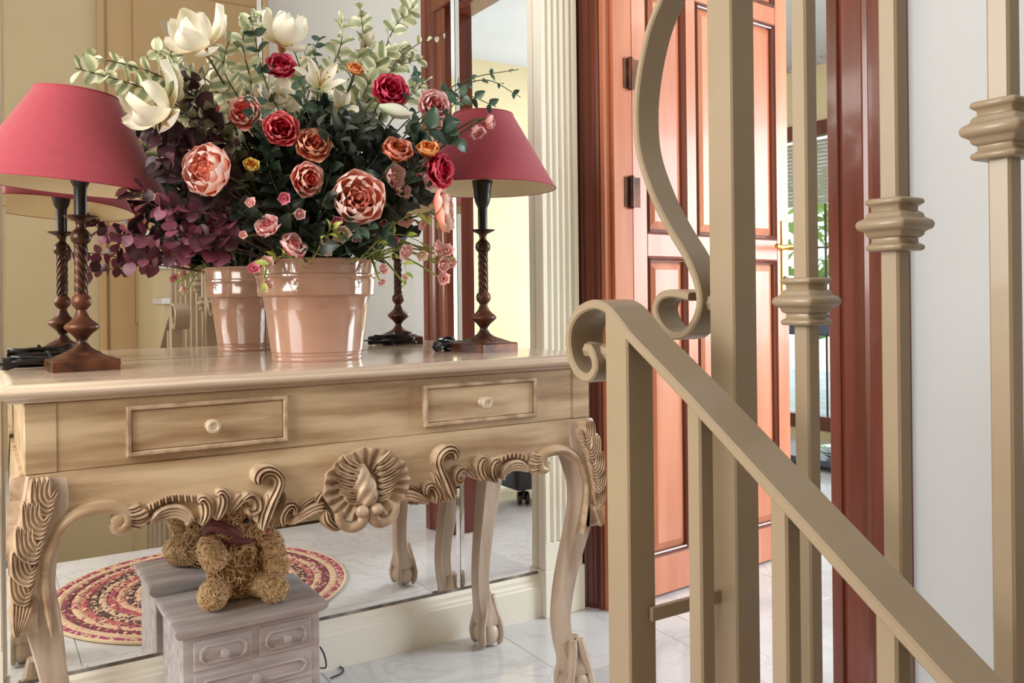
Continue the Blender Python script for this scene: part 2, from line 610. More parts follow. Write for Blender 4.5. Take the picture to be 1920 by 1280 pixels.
ca = casing('trim_3', -0.078, -0.002, 1)
MB().bbox(1.575, 1.60, -0.098, -0.078, 0, DZ, 0.002).build('door_stop', M['cherry'], ca, False)  # lighter wood than the casing: light on the reveal put into the colour
MB().bbox(1.60, 1.672, -0.112, -0.08, 0, DZ, 0.002).build('jamb_lining', M['cherry'], ca, False)  # same lighter wood, lit look painted in
cb = casing('trim_4', -1.055, -0.912, -1)
MB().bbox(1.565, 1.69, -0.912, -0.885, 0, DZ, 0.002).build('jamb_lining', M['mahogany'], cb, False)
ch = struct_root('trim_5', (HX1, -0.5, DZ))
MB().bbox(1.555, 1.60, -1.055, -0.002, DZ, DZ + 0.13, 0.004).build('casing', M['mahogany'], ch, False)
MB().bbox(1.60, 1.69, -0.885, -0.112, DZ - 0.02, DZ, 0.002).build('jamb_lining', M['mahogany'], ch, False)


# door leaf, swung into the study
DP, DQ = Vector((1.682, -0.1, 0)), Vector((2.462, -0.031, 0))
dd = (DQ - DP).normalized()
dn = Vector((dd.y, -dd.x, 0))             # faces the hall side (-y)
DM = Matrix(((dd.x, -dn.x, 0, DP.x), (dd.y, -dn.y, 0, DP.y), (0, 0, 1, 0), (0, 0, 0, 1)))
door = struct_root('door_1', DP)
DW = (DQ - DP).length


def dpart(name, s0, s1, z0, z1, t0, t1, mat, c=0.002, parent=None):
    return MB().bbox(s0, s1, t0, t1, z0, z1, c, DM).build(name, mat, parent or door, False)


dpart('stile', 0, 0.062, 0.008, 2.06, 0, 0.042, M['cherry'])
dpart('stile', DW - 0.068, DW, 0.008, 2.06, 0, 0.042, M['cherry'])
dpart('stile', 0.245, 0.292, 0.008, 2.06, 0, 0.042, M['cherry'])
ZR = [(0.008, 0.125), (1.055, 1.125), (1.885, 1.945), (2.02, 2.06)]
for (z0, z1) in ZR:
    dpart('rail', 0.062, 0.245, z0, z1, 0.0, 0.042, M['cherry'])
    dpart('rail', 0.292, DW - 0.068, z0, z1, 0.0, 0.042, M['cherry'])
for (s0, s1) in ((0.062, 0.245), (0.292, DW - 0.068)):
    for k in range(3):
        z0, z1 = ZR[k][1], ZR[k + 1][0]
        q = MB()
        b1, b2 = 0.012, 0.040
        R = lambda d, t: [DM @ Vector((x, t, z)) for x, z in ((s0 + d, z0 + d), (s1 - d, z0 + d), (s1 - d, z1 - d), (s0 + d, z1 - d))]
        q.loft([R(0, 0.036), R(0, 0.016), R(b1, 0.016), R(min(b2, (z1 - z0) * 0.3), 0.006)])
        pn = q.build('panel', M['cherry'], door, False)
        q = MB()
        q.loft([R(0, 0.014), R(0, 0.001), R(0.006, -0.005), R(0.011, 0.002), R(0.015, 0.004), R(0.017, 0.014)], True, False)
        q.build('moulding', M['mahogany'], pn, False)
hp = dpart('handle_plate', DW - 0.045, DW - 0.012, 0.945, 1.195, -0.005, 0.0, M['brass'], 0.002)
q = MB()
q.tube([DM @ Vector((DW - 0.028, 0, 1.10)), DM @ Vector((DW - 0.028, -0.045, 1.10))], 0.009, 10)
q.tube(smooth_path([DM @ Vector(p) for p in ((DW - 0.028, -0.045, 1.10), (DW - 0.06, -0.05, 1.103), (DW - 0.10, -0.048, 1.098), (DW - 0.135, -0.045, 1.102))], 4), 0.008, 10)
q.build('lever', M['brass'], hp)
q = MB()
q.lathe([(0.0095, 0), (0.0095, 0.01)], 12, m=DM @ Matrix.Translation((DW - 0.028, 0, 0.99)) @ Matrix.Rotation(math.pi / 2, 4, 'X'))
q.build('keyhole', M['black_metal'], hp)
for z in (0.25, 1.245, 1.60):
    q = MB()
    q.lathe([(0.004, -0.05), (0.0085, -0.046), (0.0085, 0.046), (0.004, 0.05)], 10, (1.664, -0.118, z))
    q.bbox(1.64, 1.70, -0.1145, -0.1125, z - 0.045, z + 0.045, 0.0005)
    q.build('hinge', M['bronze_brown'], door)

# stairs: one flight down (the photographer stands on it), one flight up beside it
RUN, RISE = 0.27, 0.19
sd = thing('stair_flight', 'flight of white marble stairs going down past the lower railing', 'stairs', (0.16, STAIR_Y, 0))
for k in range(7):
    y1 = STAIR_Y - k * RUN
    MB().box(-0.3, 0.612, y1 - RUN, y1, -2.0, -(k + 1) * RISE - 0.03).build('riser', M['wall_tan'], sd, False)
    MB().bbox(-0.3, 0.615, y1 - RUN, y1 + (0.02 if k else 0), -(k + 1) * RISE - 0.03, -(k + 1) * RISE, 0.003).build('tread', M['marble'], sd, False)
su = thing('stair_flight', 'flight of white marble stairs rising beside the white wall', 'stairs', (1.2, -1.42, 0))
for k in range(7):
    y1 = -1.42 - k * RUN
    MB().box(0.80, 1.599, y1 - RUN, y1, 0.0 if k == 0 else -0.13, (k + 1) * RISE - 0.03).build('riser', M['wall_tan'], su, False)
    MB().bbox(0.79, 1.599, y1 - RUN, y1 + 0.02, (k + 1) * RISE - 0.03, (k + 1) * RISE, 0.003).build('tread', M['marble'], su, False)
MB().box(0.77, 1.599, HY0 + 0.001, -1.42, -2.2, -0.131).build('core', M['wall_tan'], su, False)

# mirror panels with bevelled edges
mir = thing('wall_mirror', 'tall wall mirror behind the console table, reflecting the hall and bouquet', 'mirror', (0.7, 0, 0.12))
for (x0, x1) in ((0.041, 0.596), (0.598, 1.131), (1.133, 1.391)):
    R = lambda d, y: [Vector((x, y, z)) for x, z in ((x0 + d, 0.1225 + d), (x1 - d, 0.1225 + d), (x1 - d, 2.5 - d), (x0 + d, 2.5 - d))]
    MB().loft([R(0, 0.011), R(0, 0.0014), R(0.012, 0.0)]).build('mirror_panel', M['mirror'], mir, False)

MB().box(0.041, 1.391, -0.0012, 0.004, 0.1222, 0.1285).build('mirror_edge', noisy('tarnished_edge', srgb(96, 86, 80), srgb(190, 182, 172), 0.5, (14, 14, 14), 4, lo=0.45, hi=0.75), mir, False)

# the far side of the hall, seen in the mirror: a tan double door with its frame
td = struct_root('door_2', (0.9, HY0, 0.75))
MV = -HY0 - 0.04
dx0, dx1, dx2, dx3 = (on(p, 60, 1, MV).x for p in (193, 205, 248, 590))
MB().bbox(dx0, dx3, HY0, HY0 + 0.03, 0.6, 3.0, 0.004).build('door_leaf', M['tan_door'], td, False)
MB().bbox(dx2, dx3 - 0.10, HY0 + 0.03, HY0 + 0.042, 0.8, 2.8, 0.010).build('panel', M['tan_door'], td, False)
for x in (dx0 - 0.01, dx3 + 0.01):
    MB().bbox(x - 0.022, x + 0.022, HY0, HY0 + 0.055, 0.6, 3.1, 0.01).build('casing', M['tan_door'], td, False)
# dark iron lantern hanging above the stairs, its tip just in view in the mirror
lp = on(577, 42, 1, 2.9)
ln = thing('hanging_lantern', 'dark iron lantern above the stairs, its tip seen in the mirror over the magnolia', 'lantern', (lp.x, -2.9, lp.z))
q = MB()
q.lathe([(0.004, 0.0), (0.012, 0.015), (0.018, 0.03), (0.010, 0.045), (0.020, 0.06), (0.045, 0.08), (0.06, 0.10), (0.055, 0.105)], 16)
link('finial', q.mesh('finial', M['bronze'], True, 50), ln)
q = MB()
q.lathe([(0.055, 0.10), (0.085, 0.34), (0.08, 0.34), (0.05, 0.105)], 6)
link('lantern_glass', q.mesh('lantern_glass', M['shade_in'], False), ln)
q = MB()
q.lathe([(0.09, 0.34), (0.095, 0.35), (0.05, 0.42), (0.012, 0.46), (0.008, 0.5), (0.008, 4.2 - lp.z - 0.4)], 12)
link('cap_and_rod', q.mesh('cap_and_rod', M['bronze'], True, 40), ln)

# ------------------------------------------------------------------ console table
XC = 0.634                      # centre of the table
TX0, TX1, TYF, TYB = 0.062, 1.206, -0.497, -0.035
table = thing('console_table', 'carved limed-oak console table with cabriole legs and two drawers against the mirror', 'table', (XC, -0.26, 0))
# top with a moulded lip
t = MB()
lip = [(0.0, 0.800), (0.006, 0.7995), (0.012, 0.797), (0.014, 0.793), (0.022, 0.791), (0.026, 0.787), (0.026, 0.782), (0.022, 0.778), (0.014, 0.775), (0.010, 0.770), (0.0, 0.768)]
rings = []
for d, z in lip:
    e = d - 0.004
    rings.append([Vector(p) for p in ((TX0 - 0.014 - e, TYB + 0.024, z), (TX0 - 0.014 - e, TYF - 0.006 - e, z), (TX1 + 0.014 + e, TYF - 0.006 - e, z), (TX1 + 0.014 + e, TYB + 0.024, z))])
t.loft(rings)
t.build('table_top', M['oak_top'], table, True, 50)
# frieze box
body = MB()
ZC = 0.652
body.bbox(TX0, TX1, TYF, TYB, ZC, 0.768, 0.002)
body.build('frieze', M['oak'], table, False)
# small corner block seams at each end of the front frieze
for sx, x in ((1, TX0 + 0.001), (-1, TX1 - 0.001)):
    a, b_ = sorted((x, x + sx * 0.046))
    MB().bbox(a, b_, TYF - 0.0025, TYF + 0.01, ZC + 0.001, 0.7675, 0.001).build('corner_block', M['oak'], table, False)


def tdrawer(x0, x1, z0, z1):
    d = MB().bbox(x0 + 0.008, x1 - 0.008, TYF - 0.007, TYF + 0.02, z0 + 0.008, z1 - 0.008, 0.002).build('drawer', M['oak'], table, False)
    R = lambda e, y: [Vector((x, TYF - y, z)) for x, z in ((x0 + e, z0 + e), (x1 - e, z0 + e), (x1 - e, z1 - e), (x0 + e, z1 - e))]
    MB().loft([R(0, -0.002), R(0, 0.010), R(0.002, 0.013), R(0.006, 0.013), R(0.008, 0.010), R(0.0085, 0.0)], True, False).build('drawer_moulding', M['oak_carved'], d, False)
    cx, cz = (x0 + x1) / 2, (z0 + z1) / 2 - 0.001
    mt = Matrix.Translation((cx, TYF - 0.006, cz)) @ Matrix.Rotation(math.pi / 2, 4, 'X')
    MB().lathe([(0.011, 0), (0.0105, 0.002), (0.0065, 0.005), (0.006, 0.011), (0.0095, 0.015), (0.0128, 0.019), (0.0132, 0.023), (0.011, 0.027), (0.0075, 0.0275), (0.006, 0.026)], 20, m=mt).build('knob', M['knob'], d)


tdrawer(0.2138, 0.4918, 0.6672, 0.7536)
tdrawer(2 * XC - 0.4918, 2 * XC - 0.2138, 0.6672, 0.7536)


def fp(px, py, y=-0.508):
    p = on(px, py, 1, y)
    return (p.x, p.z)


# lower apron board, its under edge cut to the scrolls (left half traced, right half mirrored)
edge_px = [(66, 895), (70, 1010), (100, 985), (125, 962), (165, 948), (212, 946), (240, 962), (258, 972), (300, 968), (345, 962), (366, 972), (395, 958), (430, 945), (470, 938), (496, 962), (540, 976), (600, 958), (640, 965), (690, 962)]
half = [fp(*p) for p in edge_px]
half[-1] = (XC, half[-1][1])
prof = smooth_path([(x, 0, z) for x, z in half[2:]], 4)
prof = [(p.x, p.z) for p in prof]
full = prof + [(2 * XC - x, z) for x, z in reversed(prof[:-1])]
full = [(TX0 + 0.006, full[0][1] - 0.004)] + full + [(TX1 - 0.006, full[0][1] - 0.004)]
ap = MB()
AY = lambda z: TYF - 0.004 - 0.010 * math.sin(math.pi * min(max((ZC - z) / 0.16, 0), 1) * 0.5)
cols_ = []
NZ = 7
for (x, z) in full:
    z = min(z, ZC - 0.004)
    cols_.append([Vector((x, AY(lerp(ZC, z, k / NZ)), lerp(ZC, z, k / NZ))) for k in range(NZ + 1)] + [Vector((x, TYF + 0.016, lerp(z, ZC, k))) for k in (0, 1)])
ap.loft(cols_)
ap.build('apron', M['oak'], table, True, 40)
# side aprons and back rail
for sx, x in ((-1, TX0), (1, TX1)):
    q = MB()
    cc = []
    for k in range(17):
        y = lerp(TYF + 0.02, TYB, k / 16)
        zl = 0.575 - 0.05 * (abs(k - 8) / 8) ** 4 - 0.018 * math.cos((k - 8) / 8 * math.pi)
        cc.append([Vector((x + sx * 0.006, y, ZC)), Vector((x + sx * 0.010, y, zl)), Vector((x - sx * 0.014, y, zl)), Vector((x - sx * 0.014, y, ZC))])
    q.loft(cc)
    q.build('side_apron', M['oak'], table, False)
MB().bbox(TX0 + 0.02, TX1 - 0.02, TYB - 0.02, TYB, 0.56, ZC, 0.002).build('back_rail', M['oak'], table, False)


# cabriole legs: square section lofted along an S, ending in ball and claw
def leg(cx, cy, sx, sy, top, front):
    L = MB()
    #        z     outward  half-width
    st = [(0.651, -0.002, 0.0315), (0.62, 0.001, 0.034), (0.58, 0.007, 0.035), (0.54, 0.014, 0.0335), (0.50, 0.019, 0.030), (0.45, 0.016, 0.0268), (0.40, 0.008, 0.0245), (0.34, -0.003, 0.0222), (0.28, -0.013, 0.0204), (0.22, -0.020, 0.0190), (0.17, -0.022, 0.0184), (0.125, -0.017, 0.0195), (0.095, -0.008, 0.0235), (0.072, -0.002, 0.0290), (0.058, 0.0, 0.0280)]
    st = [q for q in st if q[0] <= top]
    pts = smooth_path([(z, o, w) for z, o, w in st], 3)
    rings = []
    c = 0.12
    for p in pts:
        z, o, w = p
        ox, oy = cx + sx * o, cy + sy * o
        ring = []
        for (ux, uy) in ((-1, -1 + c), (-1 + c, -1), (0, -1.01), (1 - c, -1), (1, -1 + c), (1.01, 0), (1, 1 - c), (1 - c, 1), (0, 1.01), (-1 + c, 1), (-1, 1 - c), (-1.01, 0)):
            ring.append(Vector((ox + ux * w, oy + uy * w, z)))
        rings.append(ring)
    L.loft(rings)
    o = L.build('leg', M['oak_leg'], table, True, 32)
    # ball
    b = MB()
    b.ball((cx, cy, 0.036), 0.037, 0.037, 0.036, 20, 14)
    b.build('foot_ball', M['oak_leg'], o)
    for ang in (-135, -45, 45, 135):
        cl = MB()
        a = math.radians(ang)
        ux, uy = math.cos(a), math.sin(a)
        path = smooth_path([(cx + ux * 0.014, cy + uy * 0.014, 0.135), (cx + ux * 0.022, cy + uy * 0.022, 0.100), (cx + ux * 0.0345, cy + uy * 0.0345, 0.070), (cx + ux * 0.0405, cy + uy * 0.0405, 0.044), (cx + ux * 0.0375, cy + uy * 0.0375, 0.018), (cx + ux * 0.031, cy + uy * 0.031, 0.004)], 4)
        cl.tube(path, lambda u: 0.0098 + 0.002 * math.sin(u * math.pi * 3) - 0.0065 * max(u - 0.6, 0) / 0.4, 8)
        cl.build('claw', M['oak_leg'], o)
    return o


FLX, FRX = TX0 + 0.032, TX1 - 0.032
leg(FLX, TYF + 0.026, -1, -1, 0.70, True)
leg(FRX, TYF + 0.026, 1, -1, 0.70, True)
leg(TX0 + 0.045, -0.102, -1, 0.3, 0.70, False)
leg(TX1 - 0.052, -0.102, 1, 0.3, 0.70, False)


# ---- carving: fluted lobes laid on the front face
def lobe(mb, pts, wid, hgt, ridges=3, base=-0.006, n=5, tip=0.25, yb=-0.509, curl=0.0, depth=0.45):
    """pts: (x, z) centre line; wid: half width at start, middle and end; hgt: relief"""
    P = smooth_path([(x, 0, z) for x, z in pts], n)
    N = len(P) - 1
    m = 5 * max(ridges, 1) + 1
    rings = []
    for i, p in enumerate(P):
        u = i / N
        t = (P[min(i + 1, N)] - P[max(i - 1, 0)]).normalized()
        nr = Vector((-t.z, 0, t.x))
        if isinstance(wid, (tuple, list)):
            k = u * (len(wid) - 1)
            k0 = min(int(k), len(wid) - 2)
            wv = lerp(wid[k0], wid[k0 + 1], k - k0)
        else:
            wv = wid
        e = math.sqrt(max(1 - max((u - 0.82) / 0.18, 0) ** 2, 0.02)) * math.sqrt(max(1 - max((0.12 - u) / 0.12, 0) ** 2, 0.1))
        wv *= e * 1.10
        hh = 1.15 * hgt * (0.55 + 0.45 * e) * (1 + curl * u * u)
        ring = []
        for j in range(m + 1):
            s = -1 + 2 * j / m
            dome = math.sqrt(max(1 - s * s * 0.92, 0))
            fl = 1 - depth * (0.5 + 0.5 * math.cos(2 * math.pi * ridges * (s + 1) / 2)) * (1 if abs(s) < 0.98 else 0)
            h = hh * dome * fl
            q = p + nr * (wv * s)
            ring.append(Vector((q.x, yb - h, q.z)))
        q1, q0 = p + nr * wv, p - nr * wv
        ring.append(Vector((q1.x, yb - base, q1.z)))
        ring.append(Vector((q0.x, yb - base, q0.z)))
        rings.append(ring)
    mb.loft(rings)
    return mb


def PX(*p):
    return [fp(*q) for q in p]


K = 1 / 1080.0      # metres per photograph pixel at the carving
rim = MB()
lobe(rim, PX((97, 1192), (86, 1130), (82, 1075), (90, 1030), (112, 990), (146, 963), (182, 952), (214, 951), (234, 960), (238, 975), (230, 988), (217, 990), (208, 980)), (0.004, 0.008, 0.0095, 0.0105, 0.0105, 0.0105, 0.009), 0.014, 1, -0.012, 5, depth=0.12)
rim.mirror_x(XC).build('arch_rim', M['oak'], table, True, 60)
rim.build('arch_rim', M['oak'], table, True, 60)
for s in (1, -1):
    vol = MB()
    x, z = fp(222, 974)
    x = x if s > 0 else 2 * XC - x
    vol.lathe([(0.0128, -0.01), (0.0128, 0.004), (0.0115, 0.008), (0.008, 0.010), (0.003, 0.011)], 20, m=Matrix.Translation((x, -0.512, z)) @ Matrix.Rotation(math.pi / 2, 4, 'X'))
    vol.build('volute', M['oak'], table)

cv = MB()
# leaves beside the volute
lobe(cv, PX((236, 954), (250, 952), (263, 946)), (0.004, 0.0065, 0.007), 0.013, 2)
lobe(cv, PX((238, 966), (258, 964), (276, 955)), (0.005, 0.0085, 0.009), 0.017, 2)
lobe(cv, PX((240, 976), (262, 978), (280, 965)), (0.004, 0.0075, 0.006), 0.014, 2)
lobe(cv, PX((244, 984), (254, 988), (263, 989)), (0.003, 0.0045, 0.003), 0.010, 1)
# ribbed fringe over the long leaf
for k in range(15):
    u = k / 14
    x0, y0 = lerp(280, 364, u), 956 - 20 * math.sin(min(u * 1.5, 1) * math.pi / 2) + 4 * u
    lobe(cv, PX((x0, y0), (x0 - 1, y0 - 8 - 3 * math.sin(u * math.pi)), (x0 - 1, y0 - 14)), 0.0032, 0.009 + 0.003 * (k % 2), 1, n=3)
# long sweeping leaf
for k, o in enumerate((0, 6, 12, 18)):
    lobe(cv, PX((276, 976 + o * 0.35), (300, 953 + o), (328, 947 + o), (350, 955 + o * 1.05), (362 - o * 0.8, 976 + o * 0.45)), (0.0028, 0.0042, 0.0045, 0.0032), 0.015 - 0.001 * k, 1, depth=0.0)
# upright curled lobes
lobe(cv, PX((374, 982), (384, 962), (384, 944), (376, 934), (368, 940)), (0.005, 0.011, 0.012, 0.009, 0.006), 0.021, 4)
lobe(cv, PX((402, 972), (414, 950), (417, 932), (410, 922), (402, 926)), (0.005, 0.012, 0.012, 0.009, 0.005), 0.022, 4)
lobe(cv, PX((392, 968), (396, 948), (394, 936)), (0.004, 0.006, 0.004), 0.014, 2)
# leaf with comma curl
lobe(cv, PX((424, 962), (436, 940), (448, 924)), (0.004, 0.006, 0.004), 0.014, 2)
lobe(cv, PX((432, 956), (450, 935), (466, 921)), (0.005, 0.007, 0.004), 0.017, 2)
lobe(cv, PX((448, 938), (466, 928), (477, 936), (478, 950), (468, 956), (461, 948)), (0.004, 0.007, 0.009, 0.010, 0.008, 0.005), 0.021, 2)
# tall S scroll
lobe(cv, PX((488, 990), (497, 962), (506, 938), (516, 915), (520, 898), (513, 885), (498, 880), (485, 885), (480, 896), (482, 906)), (0.010, 0.014, 0.0135, 0.011, 0.010, 0.0105, 0.012, 0.013, 0.012, 0.008), 0.026, 4)
lobe(cv, PX((488, 962), (492, 945), (497, 924)), (0.004, 0.005, 0.003), 0.018, 1)
lobe(cv, PX((480, 978), (484, 958), (490, 938)), (0.005, 0.007, 0.004), 0.016, 2)
lobe(cv, PX((504, 988), (512, 962), (522, 940), (530, 920)), (0.007, 0.009, 0.008, 0.004), 0.019, 3)
lobe(cv, PX((514, 986), (521, 966), (528, 945)), (0.005, 0.007, 0.004), 0.016, 2)
lobe(cv, PX((527, 984), (524, 966), (534, 948), (545, 946), (547, 957), (540, 962)), (0.008, 0.012, 0.011, 0.009, 0.007, 0.004), 0.022, 4)
# long leaf running to the shell
for k, o in enumerate((0, 7, 14)):
    lobe(cv, PX((540, 981 - 2 * k), (566, 968 - o), (588, 956 - o * 0.9), (606, 953 - o)), (0.004, 0.0055, 0.0055, 0.004), 0.015, 1, depth=0.05)
lobe(cv, PX((556, 955), (572, 941), (590, 930)), (0.004, 0.006, 0.004), 0.013, 3)
lobe(cv, PX((588, 942), (594, 930), (600, 922)), (0.006, 0.009, 0.006), 0.016, 3)
lobe(cv, PX((562, 977), (570, 972), (580, 972)), (0.003, 0.004, 0.002), 0.010, 1)
lobe(cv, PX((606, 952), (612, 972), (628, 984), (636, 972)), (0.007, 0.012, 0.010, 0.006), 0.020, 4)
lobe(cv, PX((624, 956), (632, 966), (634, 980)), (0.003, 0.005, 0.004), 0.016, 1)
cv.mirror_x(XC).build('acanthus_carving', M['oak_carved'], table, True, 50)
cv.build('acanthus_carving', M['oak_carved'], table, True, 50)

# shell with ruffled rim
sx0, sz0 = fp(684, 905)
sx0 = XC + 0.006
sh = MB()
rings = []
NR, NA = 9, 132
for i in range(NR + 1):
    u = i / NR
    ring = []
    for k in range(NA):
        a = 2 * math.pi * k / NA
        fold = math.cos(a * 22 + 0.7 * math.sin(a * 3))
        rim_ = 1 + 0.022 * math.cos(a * 11 + 1) * u
        rr = u * rim_
        h = 0.004 + 0.020 * (0.25 + 0.75 * u ** 1.6) + 0.0042 * fold * min(u * 1.6, 1)
        ring.append(Vector((sx0 + 0.088 * rr * math.cos(a), -0.510 - h, sz0 + 0.002 + 0.0705 * rr * math.sin(a))))
    rings.append(ring)
rings.append([Vector((p.x, -0.520, p.z)) for p in rings[-1]])
rings.append([Vector((sx0 + (p.x - sx0) * 0.86, -0.505, sz0 + (p.z - sz0) * 0.86)) for p in rings[-1]])
rings[0] = [Vector((sx0 + 0.0005 * math.cos(2 * math.pi * k / NA), -0.514, sz0 + 0.0005 * math.sin(2 * math.pi * k / NA))) for k in range(NA)]
sh.loft(rings)
shell = sh.build('shell', M['oak_carved'], table, True, 50)
bud = MB()
rings = []
for i in range(25):
    u = i / 24
    z = sz0 + lerp(-0.040, 0.043, u)
    r = 0.027 * math.sin(math.pi * (0.12 + 0.80 * u ** 0.8)) ** 0.8 * (1 - 0.25 * u)
    cx = sx0 - 0.002 - 0.012 * u
    ring = []
    for k in range(48):
        a = 2 * math.pi * k / 48
        rr = r * (1 + 0.15 * math.cos(6 * (a + 3.0 * u)))
        ring.append(Vector((cx + rr * math.cos(a), -0.530 - 0.75 * rr * math.sin(a), z)))
    rings.append(ring)
bud.loft(rings)
bud.build('bud', M['oak_carved'], shell, True, 60)
for s in (-1, 1):
    ft = MB()
    for k in range(7):
        v = k / 6
        bx, bz = sx0 + s * (0.018 + 0.004 * math.sin(v * math.pi)), sz0 + lerp(-0.030, 0.040, v)
        ln = 0.040 * (0.75 + 0.4 * math.sin(v * math.pi))
        lobe(ft, [(bx, bz), (bx + s * ln * 0.5, bz + 0.003 + 0.006 * v), (bx + s * ln, bz + 0.012 + 0.012 * v)], (0.004, 0.0062, 0.003), 0.013, 2, yb=-0.529, n=4)
    ft.build('feather', M['oak_carved'], shell, True, 60)
for s in (-1, 1):
    cu = MB()
    P = [(sx0 + s * 0.060, sz0 - 0.044), (sx0 + s * 0.055, sz0 - 0.064), (sx0 + s * 0.036, sz0 - 0.076), (sx0 + s * 0.016, sz0 - 0.072), (sx0 + s * 0.008, sz0 - 0.054), (sx0 + s * 0.016, sz0 - 0.044)]
    cu.tube(smooth_path([(x, -0.530, z) for x, z in P], 5), lambda u: 0.0120 * (0.72 + 0.45 * u), 12)
    cu.ball((sx0 + s * 0.015, -0.538, sz0 - 0.047), 0.0135, 0.0125, 0.0125, 16, 10)
    cu.build('scroll', M['oak_carved'], shell, True, 60)

# acanthus on the knees of the two front legs, front faces; and on the outer sides
KB = -0.511


def knee():
    kn = MB()
    # flowing leaves stacked down the knee: root on the outer edge, tips curling inwards
    rows = [((60, 898), (62, 940), (84, 958), (98, 925), 1.0), ((42, 940), (48, 985), (70, 1000), (84, 972), 0.95), ((30, 985), (36, 1030), (58, 1046), (72, 1016), 0.9), ((23, 1030), (28, 1072), (48, 1088), (62, 1060), 0.85), ((20, 1070), (25, 1112), (42, 1126), (56, 1098), 0.8)]
    for k, (a, b2, c2, d2, sc) in enumerate(rows):
        yb = KB - 0.013 * math.sin(math.pi * min((k + 1.2) / 6.2, 1))
        for q in range(4):
            u = q / 3
            pts = PX((a[0] + 30 * u * sc, a[1] - 4 * u), (lerp(b2[0], a[0] + 26, u), lerp(b2[1], a[1] + 20, u)), (lerp(c2[0], d2[0] - 4, u), lerp(c2[1], a[1] + 34, u)), (lerp(c2[0] + 14, d2[0] + 8, u), lerp(c2[1] - 6, d2[1] - 12, u)))
            lobe(kn, pts, (0.004, 0.0075 * sc, 0.0065 * sc, 0.0035), 0.0125, 2, yb=yb, base=-0.022, depth=0.45)
    for q in range(6):
        lobe(kn, PX((28 + q * 1.0, 1190), (24 + q * 5, 1160 - q), (24 + q * 7, 1128)), (0.002, 0.0045, 0.005), 0.0115, 1, yb=KB - 0.004, base=-0.02)
    return kn


kl = knee()
kr = kl.mirror_x(XC)
for src, sgn, bx in ((kl, -1, TX0), (kr, 1, TX1)):
    side = MB()
    side.v = [(bx + sgn * (-(y - TYF) - 0.014), TYF + abs(x - bx) * (1 if (x - bx) * sgn < 0 else -1), z) for (x, y, z) in src.v]
    side.f = [tuple(reversed(q)) for q in src.f]
    side.build('knee_carving', M['oak_carved'], table, True, 50)
kl.build('knee_carving', M['oak_carved'], table, True, 50)
kr.build('knee_carving', M['oak_carved'], table, True, 50)

# ------------------------------------------------------------------ stair railings (cream painted iron)
XL, XU = 0.636, 0.772


def sq_post(cx, cy, h, z0, z1, top_slope=None):
    q = MB()
    c = 0.0022
    sec = [(-h, -h + c), (-h + c, -h), (h - c, -h), (h, -h + c), (h, h - c), (h - c, h), (-h + c, h), (-h, h - c)]
    q.loft([[Vector((cx + x, cy + y, z)) for x, y in sec] for z in (z0, z1)])
    return q


def strap(path, x0, x1, th):
    """flat bar bent in the y-z plane; path: list of (y, z)"""
    P = [Vector((0, y, z)) for y, z in path]
    rings = []
    c = 0.0022
    h = th / 2
    for i, p in enumerate(P):
        t = (P[min(i + 1, len(P) - 1)] - P[max(i - 1, 0)]).normalized()
        n = Vector((0, -t.z, t.y))
        ring = []
        for x, k in ((x0, -h + c), (x0 + c, -h), (x1 - c, -h), (x1, -h + c), (x1, h - c), (x1 - c, h), (x0 + c, h), (x0, h - c)):
            q = p + n * k
            ring.append(Vector((x, q.y, q.z)))
        rings.append(ring)
    return MB().loft(rings)


lower = thing('stair_railing', 'cream iron railing with scrolled sloping handrail on the descending stairs, in front', 'railing', (XL, -1.325, 0))
NY = -1.325
pxs = [(1101, 650), (1110, 668), (1113, 690), (1101, 708), (1083, 701), (1069, 676), (1063, 640), (1067, 608), (1080, 586), (1098, 574), (1116, 571), (1136, 580), (1156, 602), (1180, 634), (1222, 678)]
hp_ = [on(x, y, 0, XL - 0.02) for x, y in pxs]
e0, e1 = on(1285, 745, 0, XL - 0.02), on(1649, 1148, 0, XL - 0.02)
sl = (e1.z - e0.z) / (e1.y - e0.y)
pth = smooth_path([(0, p.y, p.z) for p in hp_] + [(0, e0.y, e0.z)], 5)
pth = [(p.y, p.z) for p in pth]
for k in range(1, 9):
    pth.append((e0.y - 0.15 * k, e0.z - 0.15 * k * sl))
strap(pth, XL - 0.02, XL + 0.034, 0.0115).build('handrail', M['iron'], lower, True, 35)


def rail_z(y):
    return e0.z + (y - e0.y) * sl


def strap_z(y):
    best = None
    for a, b in zip(pth[55:], pth[56:]):
        if (a[0] - y) * (b[0] - y) <= 0 and abs(a[0] - b[0]) > 1e-9:
            z = lerp(a[1], b[1], (y - a[0]) / (b[0] - a[0]))
            best = z if best is None else max(best, z)
    return best if best is not None else rail_z(y)


nw = MB()
hh_ = 0.02
cc_ = 0.0022
sec = [(-hh_, -hh_ + cc_), (-hh_ + cc_, -hh_), (hh_ - cc_, -hh_), (hh_, -hh_ + cc_), (hh_, hh_ - cc_), (hh_ - cc_, hh_), (-hh_ + cc_, hh_), (-hh_, hh_ - cc_)]
nw.loft([[Vector((XL + x, NY + y, 0)) for x, y in sec], [Vector((XL + x * 0.985, NY + y, strap_z(NY + y) - 0.002)) for x, y in sec]])
nw.build('newel_post', M['iron'], lower, False)
q = MB()
tip = on(1104, 655, 0, XL)
q.tube([(XL, tip.y, tip.z), (XL, NY + 0.01, tip.z - 0.004)], 0.010, 8)
q.build('scroll_bracket', M['iron'], lower)
for k in range(1, 7):
    y = NY - 0.003 - 0.1095 * k
    zb = -math.floor((STAIR_Y - y) / RUN + 1) * RISE if y < STAIR_Y else 0.0
    sq_post(XL, y, 0.010, zb, rail_z(y) - 0.004).build('baluster', M['iron'], lower, False)
zc = on(1300, 1085, 0, XL).z
